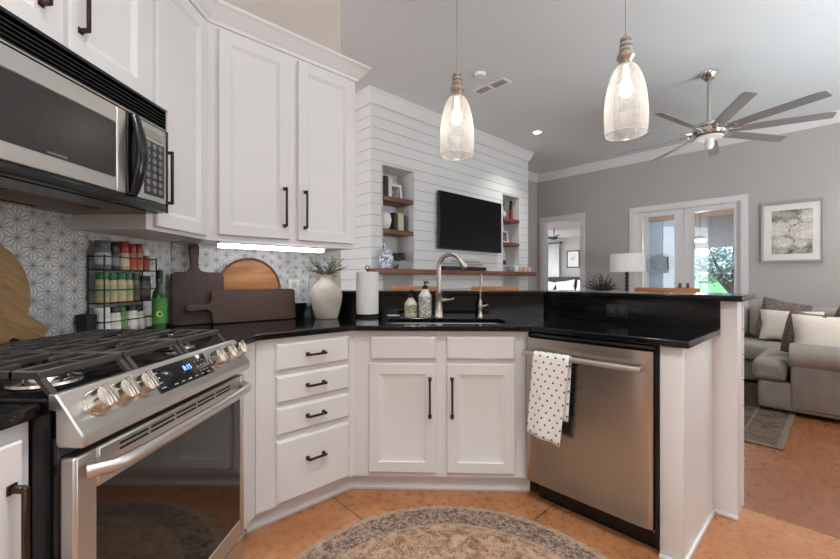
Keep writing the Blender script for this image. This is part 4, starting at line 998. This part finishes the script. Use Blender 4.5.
t = Thing('basket_vase', 'pale round pot of dark dried twigs on the upper shelf of the right niche', 'vase', LV, (5.42, .13, zA)); c = (5.42, .13, 0)
t.part('pot', MB().lathe([(.05, zA), (.085, zA + .05), (.08, zA + .11), (.045, zA + .14)], c, 20), M('pale_pot', 'c9b9a6', .7), smooth=60)
b = MB(); rnd = random.Random(9)
for k in range(26):
    a = rnd.uniform(0, 6.28); q = rnd.uniform(.02, .1); b.tube([(5.42, .13, zA + .13), (5.42 + q * .5 * math.cos(a), .13 + q * .5 * math.sin(a), zA + .2), (5.42 + q * math.cos(a), .13 + q * math.sin(a), zA + rnd.uniform(.24, .33))], [.006, .008, .004], 5)
t.part('twigs', b, m_dark_leaf)
t = Thing('tall_bottle', 'tall red ornament with a black feathered top on the upper right niche shelf', 'ornament', LV, (5.66, .10, zA)); c = (5.66, .10, 0)
t.part('body', MB().lathe([(.032, zA), (.034, zA + .01), (.03, zA + .17), (.02, zA + .18)], c, 18), M('deep_red', '8e2428', .3)); t.part('neck', MB().lathe([(.028, zA + .17), (.024, zA + .30), (.012, zA + .32)], c, 16), m_blackm)
b = MB()
for k in range(9):
    a = k * .7; b.leaf((5.66, .10, zA + .30), (math.cos(a), math.sin(a) * .5, .25), (0, 0, 1), .085, .012)
t.part('feathers', b, m_blackm)
single('thermostat', 'small dark round wall fixture on the alcove wall beside the chimney breast', 'wall fixture', MB().box(6.55, 6.63, .675, .6895, 1.62, 1.95, .01), M('dark_fixture', '3b3735', .5), LV, (6.6, .68, 1.75))

# ------------------------------------------------------------------ far wall
def flowers():
    t = NT('white_flower_print'); s = t.sep(t.coord()); d = t.noise(t.coord(), 9, 5, .6, .6)
    c = t.ramp(d, [(.32, '4c4a42'), (.46, '8f8b80'), (.6, 'b9b2a4'), (.72, '9a8f5e')])
    f2 = t.noise(t.coord(), 17, 5, .7, .8)
    for x, z, r in ((-.14, .05, .135), (.13, .0, .15), (-.09, -.14, .10), (.19, .2, .11), (.02, .13, .05), (.09, -.17, .06)):
        dx = t.math('SUBTRACT', s[0], x); dz = t.math('MULTIPLY', t.math('SUBTRACT', s[2], z + .42), 1.25); q = t.math('SQRT', t.math('ADD', t.math('MULTIPLY', dx, dx), t.math('MULTIPLY', dz, dz)))
        k = t.math('LESS_THAN', t.math('ADD', q, t.math('MULTIPLY', t.math('SUBTRACT', f2, .5), .26)), r); c = t.mix(k, c, t.ramp(f2, [(.36, 'b8b1a6'), (.55, 'dbd6ce'), (.7, 'e9e6e0')]))
    t.col(c); t.set(Roughness=.12, Specular_IOR_Level=.5); return t.m
picframe(-.80, -.155, 1.40, 2.24, -.0005, FW, 'large silver-framed print of white flowers on the greige wall right of the patio doors', 'framed picture', m_fsilver, flowers(), M('white_mat_board', 'e4e1de', .6), .03, .085, .035)
# console behind the far sofa, lamp, plant
single('console_table', 'dark console table behind the sofa carrying the lamp and plant', 'table', MB().box(-3.1, -1.95, 6.75, 7.1, .83, .87, .004).box(-3.08, -3.03, 6.77, 6.82, 0, .83).box(-2.02, -1.97, 6.77, 6.82, 0, .83).box(-3.08, -3.03, 7.03, 7.08, 0, .83).box(-2.02, -1.97, 7.03, 7.08, 0, .83), m_walnut, FB, (-2.5, 6.9, 0))
t = Thing('table_lamp', 'white drum-shaded lamp with dark turned base before the patio doors', 'lamp', FB, (-2.41, 6.9, .8705)); c = (-2.41, 6.9, 0)
t.part('base', MB().lathe([(.075, .8705), (.075, .885), (.03, .90)] + [(.018 + .014 * abs(math.sin(i * math.pi / 4)), .90 + i * .016) for i in range(1, 24)] + [(.012, 1.29)], c, 20), M('dark_turned_wood', '2a211d', .4), smooth=60)
t.part('shade', MB().lathe([(.255, 1.283), (.25, 1.575), (.247, 1.575), (.252, 1.283)], c, 40, False, False), m_shade, smooth=60)
t.part('harp', MB().tube([(-2.41, 6.9, 1.29), (-2.41, 6.9, 1.56)], .006, 8).tube([(-2.655, 6.9, 1.55), (-2.165, 6.9, 1.55)], .004, 6), m_bronze)
t = Thing('potted_plant', 'spiky dark potted plant on the console left of the lamp', 'plant', FB, (-2.80, 6.9, .8705)); rnd = random.Random(11)
t.part('pot', MB().lathe([(.07, .8705), (.09, .95), (.085, .95), (.02, .93)], (-2.80, 6.9, 0), 24), M('grey_pot', '8f8c88', .6))
b = MB()
for k in range(70):
    a = rnd.uniform(0, 6.28); e = rnd.uniform(.15, 1.25); L = rnd.uniform(.18, .42); p = Vector((-2.80, 6.9, .95)); L *= .7 if math.cos(a) > .2 else 1.0; d = Vector((math.cos(a) * math.cos(e), math.sin(a) * math.cos(e), math.sin(e)))
    q = p + d * L * .6; r_ = q + (d + Vector((0, 0, .15))) * L * .4
    b.tube([p, q, r_], [.003, .003, .001], 5)
    for i in range(6): b.leaf(p + d * L * (.3 + .13 * i), d + Vector((rnd.uniform(-.9, .9), rnd.uniform(-.9, .9), rnd.uniform(-.4, .6))), (rnd.random(), rnd.random(), 1), .07, .008)
t.part('foliage', b, m_dark_leaf)

# ------------------------------------------------------------------ sofa, pillows, rug
t = Thing('sectional_sofa', 'grey linen sectional sofa with rolled arm right of the peninsula', 'sofa', FB, (.1, 5.6, 0))
t.part('base', MB().box(-.515, .50, 4.60, 6.75, .03, .27, .03, 3).box(-1.9, -.52, 5.72, 6.75, .03, .27, .03, 3), m_sofa, smooth=60)
t.part('seat_cushion', MB().prism([(-.555, 4.59), (-.325, 4.59), (-.325, 4.83), (.16, 4.83), (.16, 5.62), (-.555, 5.62)], .272, .452), m_sofa, smooth=50, bev=.045)
t.part('seat_cushion', MB().box(-1.88, .16, 5.63, 6.45, .272, .445, .045, 3), m_sofa, smooth=60)
ar = MB(); ar.box(-.30, .50, 4.585, 4.80, .06, .50, .02, 2)
ar.tube([(-.31, 4.665, .502), (.50, 4.665, .502)], .112, 28)
a_ = t.part('arm', ar, m_sofa, smooth=50, bev=.008)
t.part('back', MB().box(.18, .50, 4.80, 6.75, .25, .80, .06, 3), m_sofa, smooth=60)
t.part('back', MB().box(-1.9, .18, 6.47, 6.75, .25, .80, .05, 3), m_sofa, smooth=60)
t.part('back_cushion', MB().box(-1.85, -.80, 6.28, 6.50, .46, .84, .07, 3), m_sofa, smooth=60)
t.part('back_cushion', MB().box(-.79, .16, 6.28, 6.50, .46, .84, .07, 3), m_sofa, smooth=60)
for x, y in ((-.47, 4.66), (.44, 4.66), (-.45, 6.6), (-1.85, 5.8), (-1.85, 6.68)): t.part('leg', MB().box(x - .03, x + .03, y - .03, y + .03, .0115, .035), m_blackm)
def pil(x, y, z, w, h, th, yaw, tilt, m, label, roll=0):
    b = MB(Matrix.Translation((x, y, z)) @ Matrix.Rotation(rad(yaw), 4, 'Z') @ Matrix.Rotation(rad(-tilt), 4, 'X') @ Matrix.Rotation(rad(roll), 4, 'Y')); b.pillow(w, h, th)
    return single('throw_pillow', label, 'pillow', b, m, FB, (x, y, z - h / 2), 'throw pillows on the sofa', smooth=80)
pil(-.06, 4.86, .655, .50, .40, .14, 6, 10, m_cream, 'cream pillow leaning on the near rolled arm of the sofa', 0)
pil(-.25, 5.02, .66, .42, .42, .13, -52, 10, m_pat, 'brown patterned pillow tucked behind the near cream pillow', 4)
pil(-.40, 6.15, .635, .54, .36, .15, 0, 18, m_cream, 'cream lumbar pillow on the far section of the sofa')
pil(-.48, 6.25, .70, .44, .44, .12, 0, 14, m_pat, 'brown patterned pillow behind the far cream lumbar pillow', 12)
pil(.02, 5.55, .70, .46, .46, .14, -70, 14, m_pat, 'brown patterned pillow in the corner of the sofa', 8)
pil(.22, 5.25, .70, .46, .46, .13, -80, 14, m_cream, 'cream pillow farthest right on the sofa back', 4)
single('area_rug', 'faded brown bordered rug running under the living-room sofa', 'rug', MB().box(-3.0, -.27, 3.62, 6.4, .0005, .011, .003), m_rug2, FB, (-.27, 3.62, 0))
# bar stools: only their top rails rise above the ledge
def stool(fr, x, y, label):
    t = Thing('bar_stool', label, 'bar stool', fr, (x, y, 0), 'bar stools behind the ledge')
    t.part('top_rail', MB().box(x - .20, x + .20, y - .012, y + .014, 1.055, 1.102, .006), m_stool)
    t.part('seat', MB().box(x - .19, x + .19, y - .42, y - .02, .70, .74, .015), m_stool)
    for sx in (-1, 1):
        t.part('leg', MB().tube([(x + sx * .20, y - .40, 0), (x + sx * .17, y - .38, .70)], .016, 10), m_stool)
        t.part('back_post', MB().tube([(x + sx * .20, y + .03, 0), (x + sx * .18, y, .70), (x + sx * .18, y, 1.06)], .016, 10), m_stool)
    t.part('footrest', MB().cyl((x - .19, y - .395, .25), (x + .19, y - .395, .25), .012).cyl((x - .19, y + .01, .35), (x + .19, y + .01, .35), .012), m_stool)
stool(W0, -.165, 3.40, 'wooden bar stool behind the ledge, its top rail left of the faucet')
stool(W0, .525, 3.37, 'wooden bar stool behind the ledge, its top rail right of the filter faucet')
stool(FB, -.84, 3.13, 'wooden bar stool behind the ledge above the dishwasher')

# ------------------------------------------------------------------ bedroom beyond the doorway
BW = fB(11.9)
struct('wall_bedroom_back', MB().box(-8.2, -3.0, 0, .1, 0, 2.62), m_wall, BW)
struct('wall_bedroom_left', MB().box(-8.1, -8.0, -4.27, 0, 0, 2.62), m_wall, BW)
struct('wall_bedroom_right', MB().box(-3.05, -2.95, -4.27, 0, 0, 2.62), m_wall, BW)
struct('ceiling_bedroom', MB().box(-8.2, -2.95, -4.27, .1, 2.52, 2.62), m_ceil, BW)
area('bedroom_fill_light', tuple(Vector(ab(-7.7, 10.6) + (1.5,))), (rad(90), 0, rad(-135)), 1.2, 1.5, 30, COOL)  # added side fill for the curtain, in place of daylight from its window
area('bedroom_fill_light', tuple(Vector(ab(-5.2, 10.0) + (2.4,))), (0, 0, 0), 1.6, 1.2, 40, COOL)  # added overhead fill under the bedroom ceiling, not a window
picframe(-5.93, -5.52, 1.53, 2.06, -.0005, BW, 'dark-framed bird print on the bedroom wall seen through the doorway', 'framed picture', m_fdark, photo_mat('bird_print', ['26241f', 'c9c6c0', 'dad7d2', 'dedbd6'], 5), M('pale_mat', 'dcd9d4', .6), .03, .05, .025)
b = MB(); n = 30
b.rings([[(-6.62 + .50 * i / n, -.12 + .03 * math.sin(i * 1.6), z) for i in range(n + 1)] for z in (.02, 2.30)], False, False, False)
o = single('curtain', 'white curtain hanging beside the bedroom window', 'curtain', b, m_wool, BW, (-6.37, -.12, .02), smooth=80)
q = o.modifiers.new('thickness', 'SOLIDIFY'); q.thickness = .006
t = Thing('curtain_rod', 'dark curtain rod above the bedroom curtain', 'curtain rod', BW, (-6.5, -.12, 2.29))
t.part('rod', MB().cyl((-7.6, -.12, 2.32), (-6.08, -.12, 2.32), .014), m_bronze); t.part('finial', MB().ball((-6.06, -.12, 2.32), .035), m_bronze)
t = Thing('bed', 'bed with dark headboard and white bedding in the far bedroom', 'bed', BW, (-5.8, -1.2, 0))
hb_ = [(-6.75, .2), (-6.75, 1.22), (-6.5, 1.24), (-5.0, 1.24), (-4.75, 1.22), (-4.75, .2)]
t.part('headboard', MB().slab(hb_, -.29, -.22), M('dark_headboard', '2b2a2d', .5), bev=.01); t.part('mattress', MB().box(-6.7, -4.8, -2.3, -.295, .3, .72, .06, 3), m_wool, smooth=60); t.part('bed_frame', MB().box(-6.72, -4.78, -2.3, -.295, 0.0, .31), m_blackm)
for i, (x, d) in enumerate(((-6.38, 'left'), (-5.74, 'middle'), (-5.10, 'right'))):
    b = MB(Matrix.Translation((x, -.50, .925)) @ Matrix.Rotation(rad(-16), 4, 'X') @ Matrix.Rotation(rad((12, -8, 5)[i]), 4, 'Y')); b.pillow(.60, .42, .16)
    single('bed_pillow', 'white pillow against the dark headboard, %s of three' % d, 'pillow', b, m_wool, BW, (x, -.5, .72), 'pillows on the bed', smooth=80)
fc = (-5.30, -2.0)
t = Thing('ceiling_fan', 'dark ceiling fan in the bedroom seen through the doorway', 'ceiling fan', BW, (fc[0], fc[1], 2.2)); c = (fc[0], fc[1], 0)
t.part('rod', MB().cyl((fc[0], fc[1], 2.3), (fc[0], fc[1], 2.52), .015), m_blackm); t.part('motor', MB().lathe([(.04, 2.34), (.10, 2.32), (.10, 2.26), (.04, 2.23)], c), m_blackm)
for k in range(5):
    R = Matrix.Translation((fc[0], fc[1], 2.29)) @ Matrix.Rotation(rad(72 * k + 20), 4, 'Z') @ Matrix.Rotation(rad(10), 4, 'X'); t.part('blade', MB(R).box(.1, .6, -.06, .06, -.005, .005, .003), m_walnut)

# ------------------------------------------------------------------ patio and garden
m_lawn = NT('lawn'); _f = m_lawn.noise(m_lawn.coord(), 3, 6, .7); m_lawn.col(m_lawn.ramp(_f, [(.3, '446b36'), (.7, '6f9a55')])); m_lawn.set(Roughness=.95); m_lawn = m_lawn.m
o = struct('ground_lawn', MB().prof([(10.4, -.3), (10.4, -.14), (14, .05), (22, 1.35), (40, 2.0), (40, -.3)], -14, 14), m_lawn, FB)
struct('floor_patio', MB().box(-2.9, 6, 7.64, 10.4, -.2, -.06), M('patio_concrete', 'c9c6c2', .8), FB)
struct('ceiling_patio', MB().box(-2.9, 6, 7.64, 9.7, 2.52, 2.62), M('patio_ceiling_paint', 'e4e1dc', .7, var=.05), FB)
struct('trim_patio_beam', MB().box(-2.9, 6, 9.55, 9.7, 2.42, 2.52), M('patio_beam_wood', 'a08b7c', .7), FB)
single('sun_screen', 'grey roller sun shade hanging across the patio opening', 'shade', MB().box(-2.13, .6, 9.73, 9.75, 1.80, 2.5), cloth_screen('grey_sun_screen', '84888f', .25), FB, (-.8, 9.61, 1.8))
single('patio_screen', 'pale blue-grey fabric screen hanging at the left of the patio', 'screen', MB().box(-2.94, -2.14, 9.72, 9.74, -.05, 2.5), cloth_screen('pale_blue_screen', 'b4bcc2', .6), FB, (-2.9, 9.67, 0))
fish = outline_round([(-2.885, 1.60), (-2.80, 1.68), (-2.62, 1.735), (-2.47, 1.68), (-2.385, 1.56), (-2.375, 1.50), (-2.41, 1.44), (-2.47, 1.37), (-2.62, 1.335), (-2.78, 1.36), (-2.88, 1.42), (-2.85, 1.50)], 2)
t = Thing('fish_ornament', 'grey fish-shaped metal ornament on the patio behind the left door pane', 'ornament', FB, (-2.62, 9.58, 1.33))
m_fish = M('grey_patina', '75828c', .6, .2, var=.25, vs=25)
t.part('body', MB().slab(fish, 9.56, 9.58), m_fish); t.part('gill', MB().tube([(-2.50 + .03 * math.cos(a), 9.555, 1.53 + .14 * math.sin(a)) for a in [math.pi * (.5 + i / 10) for i in range(11)]], .008, 6), m_gap); t.part('hanger', MB().cyl((-2.62, 9.57, 1.72), (-2.62, 9.57, 2.52), .004, n=8), m_blackm)
LX, LY, LZ = -1.82, 8.9, 1.86  # made-up lantern, stands in for a reflection in the door glass
t = Thing('reflection_lantern', 'made-up hanging lantern standing in for a reflection in the right door pane', 'pendant light', FB, (LX, LY, LZ))
t.part('cord', MB().cyl((LX, LY, LZ + .12), (LX, LY, 2.52), .006, n=8), m_blackm); t.part('hood', MB().lathe([(.02, LZ + .13), (.09, LZ + .09), (.10, LZ + .07), (.02, LZ + .08)], (LX, LY, 0), 20), m_bronze)
for k in range(5):
    a_ = k * 1.2566; t.part('bulb', MB().ball((LX + .07 * math.cos(a_), LY + .07 * math.sin(a_), LZ + .03), .028, n=10), emit('reflection_bulb', 'fff2d8', 7) if k == 0 else bpy.data.materials['reflection_bulb'])
d_ = bpy.data.lights.new('patio_fill_light', 'POINT'); d_.energy = 45; d_.color = (1, .95, .88); d_.shadow_soft_size = .08  # added lamp that brightens the patio ceiling
o_ = bpy.data.objects.new('patio_fill_light', d_); COL.objects.link(o_); o_.parent = t.o; o_.location = (0, 0, -.05)
m_fence = M('pale_fence_board', 'd3d6d8', .8)
struct('wall_garden_fence', MB().box(-14, 10, 26, 26.1, 1.2, 2.6), m_fence, FB)
t = Thing('tree', 'small loose-crowned garden tree behind the right patio door', 'tree', FB, (-2.0, 13.2, -.14)); rnd = random.Random(21)
tr = MB(); tr.tube([(-1.93, 13.2, -.2), (-1.95, 13.2, .6), (-2.02, 13.2, 1.0), (-2.25, 13.2, 1.5)], [.11, .09, .08, .05], 10)
for dx, dz in ((.25, 1.9), (-.75, 1.6), (-.5, 2.1), (.05, 2.2)): tr.tube([(-2.0, 13.2, .8), (-2.0 + dx * .5, 13.2, 1.3), (-2.0 + dx, 13.15, dz)], [.06, .045, .015], 8)
t.part('trunk', tr, M('grey_bark', '5b5650', .9, var=.2))
b = MB()
for k in range(4200):
    a, e, q = rnd.uniform(0, 6.28), rnd.uniform(-1, 1), rnd.random() ** .4
    p = Vector((-2.2 + .95 * q * math.cos(a) * math.sqrt(1 - e * e), 13.2 + .7 * q * math.sin(a) * math.sqrt(1 - e * e), 1.62 + .62 * q * e))
    if math.sin(p.x * 9) * math.sin(p.z * 11) > .45: continue
    b.leaf(p, (rnd.uniform(-1, 1), rnd.uniform(-1, 1), rnd.uniform(-1, 1)), (rnd.uniform(-1, 1), .2, 1), .09, .022)
t.part('foliage', b, M('pale_tree_leaf', '8fa398', .7, var=.3, vs=8), smooth=0)
